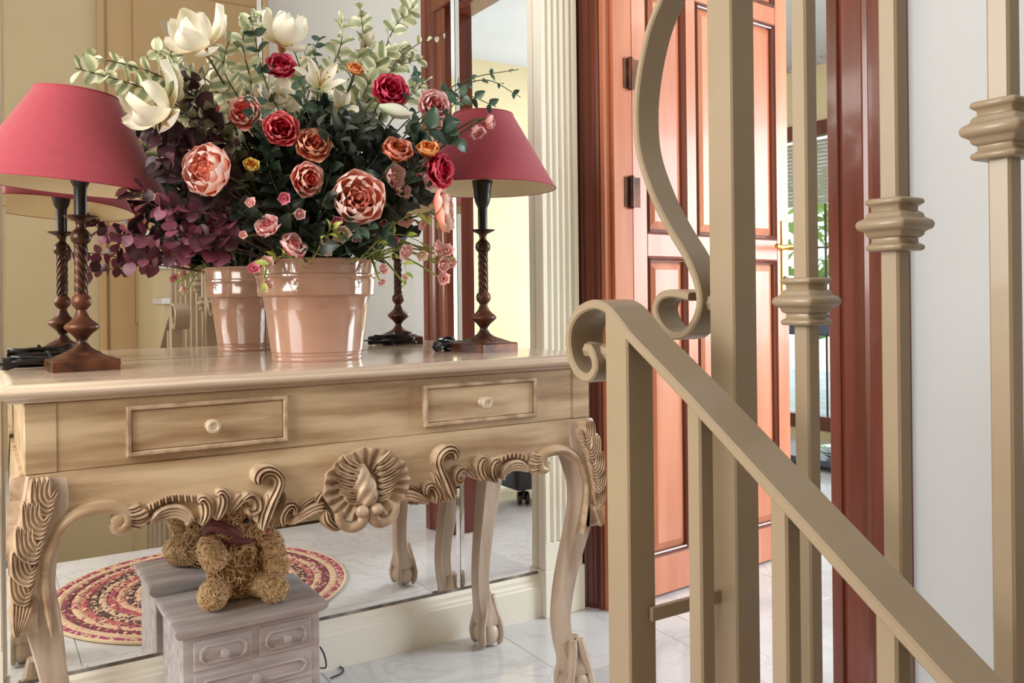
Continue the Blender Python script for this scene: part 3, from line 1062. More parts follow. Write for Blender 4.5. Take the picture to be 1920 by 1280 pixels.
MB().box(XL + 0.008, XU - 0.018, -1.352, -1.346, 0.563, 0.578).build('connecting_bar', M['iron'], lower, False)

upper = thing('stair_railing', 'cream iron railing with tall post, S-scroll and collared bars on rising stairs', 'railing', (XU, -1.357, 0))
PY = -1.357
sq_post(XU, PY, 0.02, 0.0, 1.62).build('newel_post', M['iron'], upper, False)
pxs = [(1420, -260), (1360, -200), (1300, -118), (1258, -46), (1232, 8), (1212, 62), (1196, 140), (1190, 215), (1196, 290), (1222, 368), (1252, 428), (1284, 482), (1303, 528), (1309, 568), (1300, 602), (1280, 626), (1256, 628), (1236, 610), (1226, 582), (1234, 558), (1256, 550), (1290, 556)]
up_ = [on(x, y, 0, XU - 0.02) for x, y in pxs]
pth = [(p.y, p.z) for p in smooth_path([(0, p.y, p.z) for p in up_], 5)]
strap(pth, XU - 0.02, XU + 0.02, 0.0105).build('scroll', M['iron'], upper, True, 35)
q = MB()
wz = on(1312, 568, 0, XU).z
q.tube([(XU, PY + 0.035, wz), (XU, PY + 0.012, wz)], 0.012, 8)
q.build('scroll_bracket', M['iron'], upper)
US = 0.705
CP = [(-0.026, 0.0180), (-0.0250, 0.0198), (-0.0230, 0.0206), (-0.0208, 0.0203), (-0.0195, 0.0185), (-0.0180, 0.0162), (-0.0135, 0.0160), (-0.0122, 0.0185), (-0.0105, 0.0200), (-0.0075, 0.0206), (-0.0060, 0.0226), (-0.0045, 0.0255), (-0.0025, 0.0268), (0.0, 0.0273)]
CP = CP + [(-z, h) for z, h in reversed(CP[:-1])]
for k in range(1, 8):
    y = PY - 0.1072 * k
    zcol = 0.9233 + (k - 1) * 0.1072 * US
    kz = math.floor((-1.42 - y) / RUN + 1) * RISE if y < -1.42 else 0.0
    b = sq_post(XU, y, 0.010, max(kz, 0), 1.62 + (PY - y) * US)
    bo = b.build('baluster', M['iron'], upper, False)
    q = MB()
    rr = []
    for z, h in CP:
        c = h * 0.12
        rr.append([Vector((XU + x, y + yy, zcol + z)) for x, yy in ((-h, -h + c), (-h + c, -h), (h - c, -h), (h, -h + c), (h, h - c), (h - c, h), (-h + c, h), (-h, h - c))])
    q.loft(rr)
    q.build('collar', M['iron'], bo, True, 55)
strap([(PY + 0.05, 1.62 + 0.02 - 0.03), (PY, 1.64), (PY - 0.9, 1.64 + 0.9 * US)], XU - 0.02, XU + 0.02, 0.012).build('handrail', M['iron'], upper, True, 30)

# ------------------------------------------------------------------ table lamps
TZ = 0.8


def lamp(cx, cy, rot, shade_dx, shade_z, label, cord, tilt=0.0):
    r = thing('table_lamp', label, 'lamp', (cx, cy, TZ), 'pair of lamps on the console table')
    RM = Matrix.Rotation(rot, 4, 'Z')
    h = 0.0605
    B = MB()

    def ring(hh, z, c=0.002):
        return [RM @ Vector((x, y, z)) for x, y in ((-hh, -hh + c), (-hh + c, -hh), (hh - c, -hh), (hh, -hh + c), (hh, hh - c), (hh - c, hh), (-hh + c, hh), (-hh, hh - c))]
    B.loft([ring(h, 0.0), ring(h, 0.019), ring(h - 0.002, 0.0215), ring(h - 0.010, 0.0225), ring(h - 0.020, 0.027), ring(h - 0.030, 0.033, 0.008)])
    link('base', B.mesh('base', M['bronze_brown'], True, 35), r)
    S_ = MB()
    S_.lathe([(0.036, 0.030), (0.034, 0.034), (0.026, 0.037), (0.017, 0.043), (0.012, 0.050), (0.0095, 0.055), (0.0105, 0.060), (0.017, 0.068), (0.025, 0.075), (0.0308, 0.080), (0.0320, 0.0845), (0.0290, 0.089), (0.021, 0.095), (0.014, 0.103), (0.0105, 0.112), (0.0095, 0.117), (0.012, 0.120), (0.0170, 0.126), (0.0185, 0.1335), (0.0170, 0.141), (0.012, 0.147), (0.0105, 0.149)], 28)
    link('turned_stem', S_.mesh('turned_stem', M['bronze_brown'], True, 50), r)
    T = MB()
    rings = []
    for i in range(41):
        u = i / 40
        rings.append([Vector(((0.0112 + 0.0014 * math.cos(7 * (a + u * 5.2))) * math.cos(a), (0.0112 + 0.0014 * math.cos(7 * (a + u * 5.2))) * math.sin(a), 0.148 + 0.098 * u)) for a in [2 * math.pi * k / 42 for k in range(42)]])
    T.loft(rings)
    link('twisted_shaft', T.mesh('twisted_shaft', M['bronze'], True, 60), r)
    U = MB()
    U.lathe([(0.0105, 0.245), (0.013, 0.247), (0.0175, 0.252), (0.0190, 0.2595), (0.0175, 0.267), (0.0125, 0.273), (0.009, 0.277), (0.0085, 0.284), (0.0105, 0.290), (0.017, 0.2945)], 28)
    link('upper_knop', U.mesh('upper_knop', M['bronze'], True, 50), r)
    D = MB()
    D.lathe([(0.014, 0.2925), (0.022, 0.296), (0.0305, 0.2998), (0.0310, 0.3012), (0.028, 0.3016), (0.010, 0.3005)], 32)
    link('drip_pan', D.mesh('drip_pan', M['bronze'], True, 50), r)
    K_ = MB()
    K_.lathe([(0.0115, 0.300), (0.0118, 0.356), (0.0135, 0.360), (0.0165, 0.366), (0.0195, 0.376), (0.0205, 0.384), (0.0215, 0.392), (0.0212, 0.396), (0.0240, 0.412), (0.0262, 0.4215), (0.0255, 0.4235), (0.020, 0.4235)], 28)
    link('socket', K_.mesh('socket', M['black_metal'], True, 45), r)
    # shade: truncated cone with thickness
    rb, rt, hh = 0.180, 0.0745, 0.184
    z0 = shade_z - TZ
    O = MB()
    O.lathe([(rb, z0), (lerp(rb, rt, 0.5), z0 + hh * 0.5), (rt, z0 + hh), (rt - 0.0015, z0 + hh)], 64, (shade_dx, 0, 0), cap=False)
    sh_ = link('shade', O.mesh('shade', M['shade'], True, 60), r)
    if tilt:
        piv = Matrix.Translation((0, 0, 0.45))
        sh_.matrix_local = piv @ Matrix.Rotation(tilt, 4, FV) @ piv.inverted()
    I = MB()
    I.lathe([(rb - 0.001, z0 + 0.0005), (rb - 0.003, z0 + 0.001), (lerp(rb, rt, 0.5) - 0.003, z0 + hh * 0.5), (rt - 0.0028, z0 + hh)], 64, (shade_dx, 0, 0), cap=False)
    link('lining', I.mesh('lining', M['shade_in'], True, 60), sh_)
    E_ = MB()
    for rr, zz in ((rb, z0 + 0.001), (rt, z0 + hh)):
        E_ = MB()
        E_.tube([(shade_dx + rr * math.cos(2 * math.pi * k / 64), rr * math.sin(2 * math.pi * k / 64), zz) for k in range(65)], 0.0018, 6, False)
        link('rim_trim', E_.mesh('rim_trim', M['shade'], True, 60), sh_)
    F_ = MB()
    for k in range(3):
        a = 2 * math.pi * k / 3 + 0.4
        F_ = MB()
        F_.tube([(shade_dx + 0.012 * math.cos(a), 0.012 * math.sin(a), z0 + hh - 0.02), (shade_dx + (rt + 0.008) * math.cos(a), (rt + 0.008) * math.sin(a), z0 + hh - 0.02)], 0.0015, 6)
        link('shade_spoke', F_.mesh('shade_spoke', M['brass'], True), sh_)
    G_ = MB()
    G_.lathe([(0.004, 0.42), (0.004, z0 + hh - 0.02), (0.012, z0 + hh - 0.02), (0.012, z0 + hh - 0.017), (0.004, z0 + hh - 0.016)], 12)
    G_.lathe([(0.013, 0.4235), (0.014, 0.44), (0.024, 0.468), (0.026, 0.485), (0.02, 0.502), (0.006, 0.51)], 16)
    link('bulb', G_.mesh('bulb', M['shade_in'], True), r)
    # cord bundle
    rnd = random.Random(cord[0])
    C_ = MB()
    cx_, cy_, L_, ang = cord[1:]
    pts = []
    for k in range(150):
        a = k / 150 * 2 * math.pi * 7
        w_ = L_ * (1 + 0.14 * math.sin(k * 0.21))
        x = w_ * math.cos(a) + rnd.uniform(-0.003, 0.003)
        y = 0.013 * math.sin(a) + 0.010 * math.sin(k * 0.13)
        z = 0.006 + 0.014 * (0.5 + 0.5 * math.sin(a * 0.5 + k * 0.04)) + 0.010 * math.sin(k * 0.07) ** 2
        pts.append((cx_ + x * math.cos(ang) - y * math.sin(ang), cy_ + x * math.sin(ang) + y * math.cos(ang), z))
    C_.tube(smooth_path(pts, 2), 0.0030, 6)
    lead = smooth_path([pts[-1], (cx_ * 0.6, cy_ * 0.6 + 0.03, 0.02), (0.02, 0.05, 0.03), (0.0, 0.03, 0.034)], 6)
    C_.tube(lead, 0.0030, 6)
    # tie around the bundle
    C_.tube([(cx_ + 0.018 * math.cos(a) * -math.sin(ang), cy_ + 0.018 * math.cos(a) * math.cos(ang), 0.017 + 0.017 * math.sin(a)) for a in [2 * math.pi * k / 12 for k in range(13)]], 0.0032, 6)
    link('cord', C_.mesh('cord', M['black'], True), r)
    # plug
    G_ = MB()
    px_, py_ = cx_ - 1.15 * L_ * math.cos(ang), cy_ - 1.15 * L_ * math.sin(ang)
    G_.lathe([(0.006, -0.02), (0.009, -0.012), (0.0125, 0.0), (0.0125, 0.010), (0.004, 0.012)], 12, m=Matrix.Translation((px_, py_, 0.0135)) @ Matrix.Rotation(ang, 4, 'Z') @ Matrix.Rotation(-math.pi / 2, 4, 'Y'))
    for k in (-0.005, 0.005):
        G_.tube([(px_ - 0.012 * math.cos(ang) - k * math.sin(ang), py_ - 0.012 * math.sin(ang) + k * math.cos(ang), 0.0135), (px_ - 0.03 * math.cos(ang) - k * math.sin(ang), py_ - 0.03 * math.sin(ang) + k * math.cos(ang), 0.0135)], 0.0022, 6)
    link('plug', G_.mesh('plug', M['black'], True), r)
    return r


lamp(0.1737, -0.219, math.radians(3), -0.012, 1.155, 'table lamp with crimson cone shade at the left end of the console table', (3, -0.055, 0.075, 0.062, math.radians(12)), math.radians(5))
lamp(1.067, -0.253, math.radians(12), 0.004, 1.203, 'table lamp with crimson cone shade at the end of the table near the door', (5, -0.055, 0.085, 0.055, math.radians(40)))

# ------------------------------------------------------------------ flower pot
POT = Vector((0.641, -0.247, TZ))
pot = thing('flower_pot', 'glossy terracotta pot holding the bouquet on the console table', 'flower pot', POT)
q = MB()
q.lathe([(0.085, 0.0), (0.0965, 0.0), (0.0985, 0.003), (0.0985, 0.008), (0.0970, 0.010), (0.0985, 0.012), (0.0990, 0.017), (0.0975, 0.0185), (0.0988, 0.022), (0.1030, 0.06), (0.1090, 0.10), (0.1155, 0.137), (0.1175, 0.1395), (0.1240, 0.1405), (0.1262, 0.143), (0.1285, 0.176), (0.1275, 0.178), (0.1285, 0.180), (0.1305, 0.182), (0.1305, 0.186), (0.1285, 0.188), (0.1280, 0.190), (0.1300, 0.2135), (0.1325, 0.2155), (0.1330, 0.2185), (0.1310, 0.2205), (0.1270, 0.2195), (0.1230, 0.21), (0.112, 0.12), (0.10, 0.02), (0.05, 0.012)], 72)
link('pot_body', q.mesh('pot_body', M['pot'], True, 35), pot)
q = MB()
q.lathe([(0.1215, 0.19), (0.11, 0.203), (0.06, 0.215), (0.01, 0.218)], 32)
link('moss_filling', q.mesh('moss_filling', M['moss'], True), pot)

# ------------------------------------------------------------------ miniature chest of drawers under the table
CX0, CX1, CY0, CY1 = 0.347, 0.636, -0.256, -0.042
chest = thing('miniature_chest', 'small whitewashed chest of drawers with a straw bear on it, under the console table', 'chest', ((CX0 + CX1) / 2, -0.15, 0))
MB().bbox(CX0, CX1, CY0, CY1, 0.03, 0.243, 0.002).build('carcass', M['whitewash'], chest, False)
q = MB()
rings = []
for d, z in ((0.004, 0.243), (0.008, 0.246), (0.012, 0.250), (0.015, 0.255), (0.016, 0.260), (0.014, 0.265), (0.008, 0.2675), (0.0, 0.268)):
    rings.append([Vector(p) for p in ((CX0 - d, CY0 - d, z), (CX1 + d, CY0 - d, z), (CX1 + d, CY1 + d * 0.6, z), (CX0 - d, CY1 + d * 0.6, z))])
q.loft(rings)
q.build('chest_top', M['whitewash'], chest, True, 40)
q = MB()
rings = []
for d, z in ((0.018, 0.010), (0.018, 0.026), (0.012, 0.032), (0.008, 0.040), (0.001, 0.044)):
    rings.append([Vector(p) for p in ((CX0 - d, CY0 - d, z), (CX1 + d, CY0 - d, z), (CX1 + d, CY1 + d, z), (CX0 - d, CY1 + d, z))])
q.loft(rings)
q.build('plinth', M['whitewash'], chest, True, 30)
for fx in (CX0 - 0.012, CX1 - 0.018):
    for fy in (CY0 - 0.012, CY1 - 0.018):
        MB().bbox(fx, fx + 0.03, fy, fy + 0.03, 0.0, 0.0105, 0.002).build('foot', M['whitewash'], chest, False)


def cdrawer(x0, x1, z0, z1):
    d = MB().bbox(x0, x1, CY0 - 0.004, CY0 + 0.01, z0, z1, 0.0015).build('drawer', M['whitewash'], chest, False)
    yf = CY0 - 0.004
    # cut-corner raised moulding
    e, c = 0.011, 0.012
    def oct_(g, y):
        a0, a1, b0, b1 = x0 + e + g, x1 - e - g, z0 + e + g, z1 - e - g
        k = c - g * 0.4
        return [Vector((x, y, z)) for x, z in ((a0 + k, b0), (a1 - k, b0), (a1 - k * 0.45, b0 + k * 0.45), (a1, b0 + k), (a1, b1 - k), (a1 - k * 0.45, b1 - k * 0.45), (a1 - k, b1), (a0 + k, b1), (a0 + k * 0.45, b1 - k * 0.45), (a0, b1 - k), (a0, b0 + k), (a0 + k * 0.45, b0 + k * 0.45))]
    MB().loft([oct_(0, yf + 0.002), oct_(0, yf - 0.003), oct_(0.0015, yf - 0.0042), oct_(0.0035, yf - 0.0042), oct_(0.005, yf - 0.002), oct_(0.0055, yf + 0.002)], True, False).build('drawer_moulding', M['whitewash'], d, False)
    mt = Matrix.Translation(((x0 + x1) / 2, yf, (z0 + z1) / 2)) @ Matrix.Rotation(math.pi / 2, 4, 'X')
    MB().lathe([(0.006, 0), (0.0045, 0.004), (0.0045, 0.007), (0.008, 0.011), (0.0092, 0.014), (0.008, 0.017), (0.0035, 0.0185)], 18, m=mt).build('knob', M['whitewash'], d)


xm = (CX0 + CX1) / 2 + 0.004
cdrawer(CX0 + 0.022, xm - 0.008, 0.172, 0.234)
cdrawer(xm + 0.008, CX1 - 0.020, 0.172, 0.234)
cdrawer(CX0 + 0.022, CX1 - 0.020, 0.109, 0.163)
cdrawer(CX0 + 0.022, CX1 - 0.020, 0.050, 0.101)

# black cord trailing from behind the chest
q = MB()
cpts = [on(600, 1212, 1, -0.05), on(607, 1225, 1, -0.05), on(611, 1240, 1, -0.06), on(609, 1252, 1, -0.07)]
cpts = [(p.x, p.y, max(p.z, 0.004)) for p in cpts]
fpts = [on(602, 1245, 2, 0.003), on(628, 1247, 2, 0.003), on(643, 1253, 2, 0.003), on(640, 1262, 2, 0.003), on(620, 1271, 2, 0.003)]
q.tube(smooth_path(cpts + [(fpts[0].x - 0.02, fpts[0].y, 0.003)] + [tuple(p) for p in fpts], 6), 0.0021, 6)
o = q.build('power_cord', M['black'], None)
o['label'] = 'thin black cord looping on the floor beside the miniature chest'
o['category'] = 'cord'

# ------------------------------------------------------------------ straw bear
BX, BY, BZ = 0.487, -0.132, 0.268
bear = thing('straw_bear', 'shaggy straw teddy bear sitting on the miniature chest', 'toy bear', (BX, BY, BZ))
BO = Vector((BX, BY, BZ))


def BL(x, y, z):
    return Vector((x, y, z))


def BP(px, py, y):
    return on(px, py, 1, y) - BO


blobs = [(BL(0, 0, 0.056), 0.060, 0.050, 0.056), (BL(0.002, -0.002, 0.104), 0.052, 0.044, 0.048), (BL(-0.016, -0.010, 0.168), 0.048, 0.044, 0.040)]
limbs = [
    ([BL(-0.042, -0.010, 0.134), BL(-0.064, -0.034, 0.132), BP(402, 1046, -0.186)], (0.020, 0.024, 0.026)),
    ([BL(0.046, -0.008, 0.132), BL(0.072, -0.026, 0.118), BP(519, 1062, -0.182)], (0.020, 0.024, 0.024)),
    ([BL(-0.036, -0.020, 0.032), BL(-0.062, -0.045, 0.030), BP(400, 1116, -0.204)], (0.027, 0.027, 0.0275)),
    ([BL(0.036, -0.020, 0.030), BL(0.060, -0.055, 0.028), BP(514, 1108, -0.212)], (0.027, 0.027, 0.0275)),
]
for p, r in limbs[2:]:
    p[-1].z = max(p[-1].z, 0.0285)
fr = (BL(0.056, -0.040, 0.146) - BL(-0.004, -0.018, 0.164)).normalized()
MZ = BL(-0.002, -0.018, 0.164)
bm_ = MB()
for c, rx, ry, rz in blobs:
    bm_.ball(c, rx, ry, rz, 20, 14)
bm_.tube(smooth_path([MZ, MZ + fr * 0.035, MZ + fr * 0.060], 5), lambda u: lerp(0.037, 0.013, u), 14)
for p, r in limbs:
    bm_.tube(smooth_path(p, 5), lambda u, r=r: lerp(r[0], r[1], u * 2) if u < 0.5 else lerp(r[1], r[2], u * 2 - 1), 14)
    bm_.ball(p[-1], r[2], r[2], r[2], 14, 10)
for sx in (-1, 1):
    bm_.ball(BL(-0.020 + 0.034 * sx, 0.006, 0.208), 0.017, 0.010, 0.016, 12, 8)
bo = link('body', bm_.mesh('body', M['straw_dark'], True, 180), bear)
md = bo.modifiers.new('merge', 'REMESH')
md.mode = 'VOXEL'
md.voxel_size = 0.004
md.use_smooth_shade = True
# loose straws wound round body and limbs
rnd = random.Random(11)
st_ = MB()


def straw(c, ax, r, ln, jit, th=0.0015):
    """arc of straw round centre c, about axis ax"""
    ax = ax.normalized()
    e1 = ax.orthogonal().normalized()
    e2 = ax.cross(e1)
    a0 = rnd.uniform(0, 2 * math.pi)
    pts = []
    tilt = rnd.uniform(-jit, jit)
    for k in range(6):
        a = a0 + ln * k / 5
        rr = r * (1.02 + 0.05 * math.sin(k * 1.3 + a0)) + (0.004 * rnd.random() if k in (0, 5) else 0)
        pts.append(c + (e1 * math.cos(a) + e2 * math.sin(a)) * rr + ax * (tilt * (k - 2.5) * 0.006))
    st_.tube(pts, th, 4)


for p, r in limbs:
    P = smooth_path(p, 6)
    for _ in range(380):
        u = rnd.random()
        i = min(int(u * (len(P) - 1)), len(P) - 2)
        c = P[i].lerp(P[i + 1], rnd.random())
        ax = (P[i + 1] - P[i])
        rr = lerp(r[0], r[2], u)
        straw(c, ax, rr, rnd.uniform(1.2, 2.4), 1.0)
    for _ in range(240):        # paw ends
        ax = Vector((rnd.gauss(0, 1), rnd.gauss(0, 1), rnd.gauss(0, 1)))
        straw(P[-1], ax + (P[-1] - P[-2]) * 60, r[2], rnd.uniform(1.0, 2.2), 0.5)
for c, rx, ry, rz in blobs:
    for _ in range(520):
        d = Vector((rnd.gauss(0, 1), rnd.gauss(0, 1), rnd.gauss(0, 1))).normalized()
        p0 = c + Vector((d.x * rx, d.y * ry, d.z * rz))
        tg = d.cross(Vector((rnd.gauss(0, 1), rnd.gauss(0, 1), rnd.gauss(0, 1)))).normalized()
        ln = rnd.uniform(0.012, 0.028)
        pts = [p0 + tg * (ln * (k / 3 - 0.5)) + d * (0.001 + 0.004 * abs(k - 1.5) * rnd.random() - 0.0015 * (k - 1.5) ** 2 * 0.4) for k in range(4)]
        st_.tube(pts, 0.0014, 4)
for _ in range(170):           # muzzle
    u = rnd.random()
    c = MZ + fr * (0.06 * u)
    straw(c, fr, lerp(0.037, 0.013, u), rnd.uniform(0.8, 1.8), 0.8)
for sx in (-1, 1):
    for _ in range(50):
        straw(BL(-0.020 + 0.034 * sx, 0.006, 0.208), Vector((rnd.gauss(0, .3), 1, rnd.gauss(0, .3))), 0.014 * rnd.uniform(0.6, 1.1), rnd.uniform(1.5, 3), 0.6)
o = link('straw', st_.mesh('straw', M['straw'], True, 180), bear)
o['kind'] = 'stuff'
for e in (BP(463, 976, -0.186), BP(463, 976, -0.186) + Vector((0.035, 0.058, 0.0))):
    q = MB()
    q.ball(e, 0.0065, 0.0065, 0.0065, 12, 8)
    link('eye', q.mesh('eye', M['black'], True), bear)
q = MB()
q.ball(MZ + fr * 0.070, 0.0085, 0.008, 0.0065, 12, 8)
link('nose', q.mesh('nose', plain('pink_nose', srgb(196, 130, 122), 0.5), True), bear)
q = MB()
q.tube([BL(-0.006, -0.004, 0.138) + Vector((0.046 * math.cos(a), 0.042 * math.sin(a), -0.008 * math.cos(a))) for a in [2 * math.pi * k / 24 for k in range(25)]], 0.0095, 8, False)
q.tube(smooth_path([BP(450, 1004, -0.182), BP(425, 992, -0.19), BP(398, 985, -0.18), BP(385, 1000, -0.16)], 5), lambda u: 0.012 * (0.7 + 0.4 * math.sin(u * 3)), 8)
link('ribbon', q.mesh('ribbon', M['ribbon'], True), bear)

# ------------------------------------------------------------------ braided rug
RX_, RY_, RR_ = 0.612, -0.80, 0.455
rug = thing('braided_rug', 'round braided rug in pink, maroon and cream on the marble floor', 'rug', (RX_, RY_, 0))
RC = [srgb(160, 70, 100), srgb(214, 184, 156), srgb(130, 60, 78), srgb(208, 176, 148), srgb(176, 92, 96), srgb(86, 62, 62), srgb(206, 172, 146), srgb(168, 84, 92), srgb(200, 160, 136), srgb(76, 52, 56), srgb(204, 168, 142), srgb(150, 72, 84), srgb(196, 150, 128), srgb(92, 56, 62), srgb(206, 172, 146), srgb(72, 46, 54)]


def braid_mat(i, a, b):
    m, nt, bs = new_mat('braid_%d' % i)
    tc = nt.nodes.new('ShaderNodeTexCoord')
    vo = nt.nodes.new('ShaderNodeTexVoronoi')
    vo.inputs['Scale'].default_value = 105.0
    cr = nt.nodes.new('ShaderNodeValToRGB')
    cr.color_ramp.interpolation = 'CONSTANT'
    cr.color_ramp.elements[0].color = col(a)
    cr.color_ramp.elements[1].position = 0.55
    cr.color_ramp.elements[1].color = col(b)
    e = cr.color_ramp.elements.new(0.74)
    e.color = col(srgb(216, 180, 142))
    e = cr.color_ramp.elements.new(0.88)
    e.color = col(a)
    sp = nt.nodes.new('ShaderNodeSeparateColor')
    nt.links.new(tc.outputs['Object'], vo.inputs['Vector'])
    nt.links.new(vo.outputs['Color'], sp.inputs[0])
    nt.links.new(sp.outputs[0], cr.inputs[0])
    nt.links.new(cr.outputs[0], bs.inputs['Base Color'])
    bs.inputs['Roughness'].default_value = 0.9
    return m


NRING = 18
RC = RC + [srgb(190, 150, 130), srgb(120, 60, 74)]
q = MB()
q.tube([(RR_ * math.cos(2 * math.pi * k / 90), RR_ * math.sin(2 * math.pi * k / 90), 0.006) for k in range(91)], lambda u: 0.0052, 6, False)
link('piping', q.mesh('piping', plain('braid_edge', srgb(226, 204, 170), 0.9), True), rug)
for i in range(NRING):
    r1 = RR_ - i * RR_ / NRING
    rc = r1 - RR_ / NRING / 2
    q = MB()
    N = max(int(rc * 2 * math.pi / 0.009), 24)
    rings = []
    for k in range(N + 1):
        a = 2 * math.pi * k / N
        pul = 1 + 0.10 * math.sin(k * math.pi)
        hw = RR_ / NRING / 2 * (0.97 + 0.06 * (k % 2))
        hh = 0.0055 * (0.88 + 0.24 * (k % 2))
        rings.append([Vector(((rc + hw * math.cos(t)) * math.cos(a), (rc + hw * math.cos(t)) * math.sin(a), 0.006 + hh * math.sin(t))) for t in [2 * math.pi * j / 8 for j in range(8)]])
    q.loft(rings, True, False)
    link('braid', q.mesh('braid', braid_mat(i, RC[i], RC[(i * 5 + 3) % 18]) , True, 60), rug)

# ------------------------------------------------------------------ study: office chair (seen in the mirror), side table, garden tree
pd = thing('drawer_pedestal', 'black rolling drawer pedestal on castors in the study, seen in the mirror under the table', 'cabinet', (2.22, -1.31, 0))
PX0, PX1, PY0, PY1 = 2.02, 2.44, -1.52, -1.10
MB().bbox(PX0, PX1, PY0, PY1, 0.075, 0.60, 0.008).build('carcass', M['leather'], pd, False)
for k in range(3):
    d = MB().bbox(PX0 - 0.014, PX0, PY0 + 0.008, PY1 - 0.008, 0.09 + k * 0.17, 0.245 + k * 0.17, 0.003).build('drawer', M['leather'], pd, False)
    MB().tube([(PX0 - 0.03, PY0 + 0.14, 0.21 + k * 0.17), (PX0 - 0.03, PY1 - 0.14, 0.21 + k * 0.17)], 0.005, 8).build('handle', M['black_metal'], d)
for (ex, ey) in ((PX0 + 0.06, PY0 + 0.06), (PX1 - 0.06, PY0 + 0.06), (PX0 + 0.06, PY1 - 0.05), (PX1 - 0.06, PY1 - 0.05)):
    c = MB()
    a = 0.4
    for s_ in (-0.017, 0.017):
        c.lathe([(0.012, -0.009), (0.028, -0.008), (0.030, 0), (0.028, 0.008), (0.012, 0.009)], 18, m=Matrix.Translation((ex + s_ * math.cos(a), ey + s_ * math.sin(a), 0.030)) @ Matrix.Rotation(a, 4, 'Z') @ Matrix.Rotation(math.pi / 2, 4, 'Y'))
    c.tube([(ex, ey, 0.03), (ex, ey, 0.078)], 0.011, 8)
    c.tube([(ex - 0.02 * math.cos(a), ey - 0.02 * math.sin(a), 0.03), (ex + 0.02 * math.cos(a), ey + 0.02 * math.sin(a), 0.03)], 0.008, 8)
    c.build('castor', M['black'], pd)

# dark console with glass dish beyond the door, below the window
sx_, sy_ = 3.75, 0.93
dc = thing('dark_cabinet', 'dark navy open cabinet below the window in the study', 'cabinet', (sx_, sy_, 0))
M['navy'] = plain('navy_lacquer', srgb(44, 50, 74), 0.3, coat=0.3)
MB().bbox(sx_ - 0.02, sx_ + 0.42, sy_ - 0.5, sy_ + 0.62, 0.72, 0.83, 0.006).build('cabinet_top', M['navy'], dc, False)
for (yy, xx) in ((sy_ + 0.02, sx_), (sy_ + 0.6, sx_), (sy_ - 0.48, sx_), (sy_ + 0.02, sx_ + 0.38), (sy_ + 0.6, sx_ + 0.38), (sy_ - 0.48, sx_ + 0.38)):
    MB().bbox(xx, xx + 0.035, yy - 0.03, yy + 0.03, 0.0, 0.72, 0.004).build('leg', M['navy'], dc, False)
MB().bbox(sx_, sx_ + 0.40, sy_ - 0.48, sy_ + 0.60, 0.03, 0.06, 0.004).build('shelf', M['navy'], dc, False)
gd = thing('glass_dish', 'clear glass dish on the low shelf of the dark cabinet', 'dish', (sx_ + 0.15, sy_ - 0.13, 0.06))
q = MB()
q.lathe([(0.05, 0.0), (0.10, 0.01), (0.16, 0.05), (0.165, 0.052), (0.105, 0.016), (0.05, 0.006)], 32)
link('bowl', q.mesh('bowl', M['glass'], True), gd)
vs = thing('white_vase', 'white ceramic vase standing on the dark cabinet by the window', 'vase', (sx_ + 0.18, sy_ - 0.18, 0.83))
q = MB()
q.lathe([(0.04, 0), (0.075, 0.05), (0.08, 0.10), (0.05, 0.17), (0.03, 0.20), (0.04, 0.23), (0.034, 0.23), (0.025, 0.20), (0.04, 0.16)], 24)
link('vase_body', q.mesh('vase_body', plain('white_ceramic', srgb(226, 220, 210), 0.2, coat=0.5), True), vs)

M['garden'] = petal_mat('garden_leaf', srgb(70, 120, 60), srgb(150, 190, 90), 0.6)
gt = thing('garden_tree', 'leafy green tree in the garden outside the study window', 'tree', (6.6, 2.2, 0))
q = MB()
q.tube([(0, 0, 0), (0.05, 0.02, 0.8), (0, 0.05, 1.6)], lambda u: lerp(0.10, 0.05, u), 8)
link('trunk', q.mesh('trunk', M['bronze_brown'], True), gt)
q = MB()
rnd = random.Random(5)
for _ in range(900):
    d = Vector((rnd.gauss(0, 1), rnd.gauss(0, 1), rnd.gauss(0, 1))).normalized() * rnd.uniform(0.4, 1.0)
    c = Vector((d.x * 0.8, d.y * 1.5, 1.5 + d.z * 1.1))
    a = Vector((rnd.gauss(0, 1), rnd.gauss(0, 1), rnd.gauss(0, 1))).normalized() * 0.11
    b = a.orthogonal().normalized() * 0.045
    q.add([c - a, c + b, c + a, c - b], [(0, 1, 2, 3)])
o = link('foliage', q.mesh('foliage', M['garden'], False), gt)
o['kind'] = 'stuff'
gw = MB()
gw.box(SX1 + 0.14, 9.0, -4, 7, -0.2, -0.02)
struct('floor_garden', gw, noisy('patio', srgb(186, 204, 210), srgb(214, 226, 230), 0.9, (4, 4, 4), 4))

# ------------------------------------------------------------------ the bouquet
rnd = random.Random(21)
MOUTH = POT + Vector((0, 0, 0.205))
VIEW = Vector((-0.45, -0.88, 0.05)).normalized()      # the open side of the bouquet


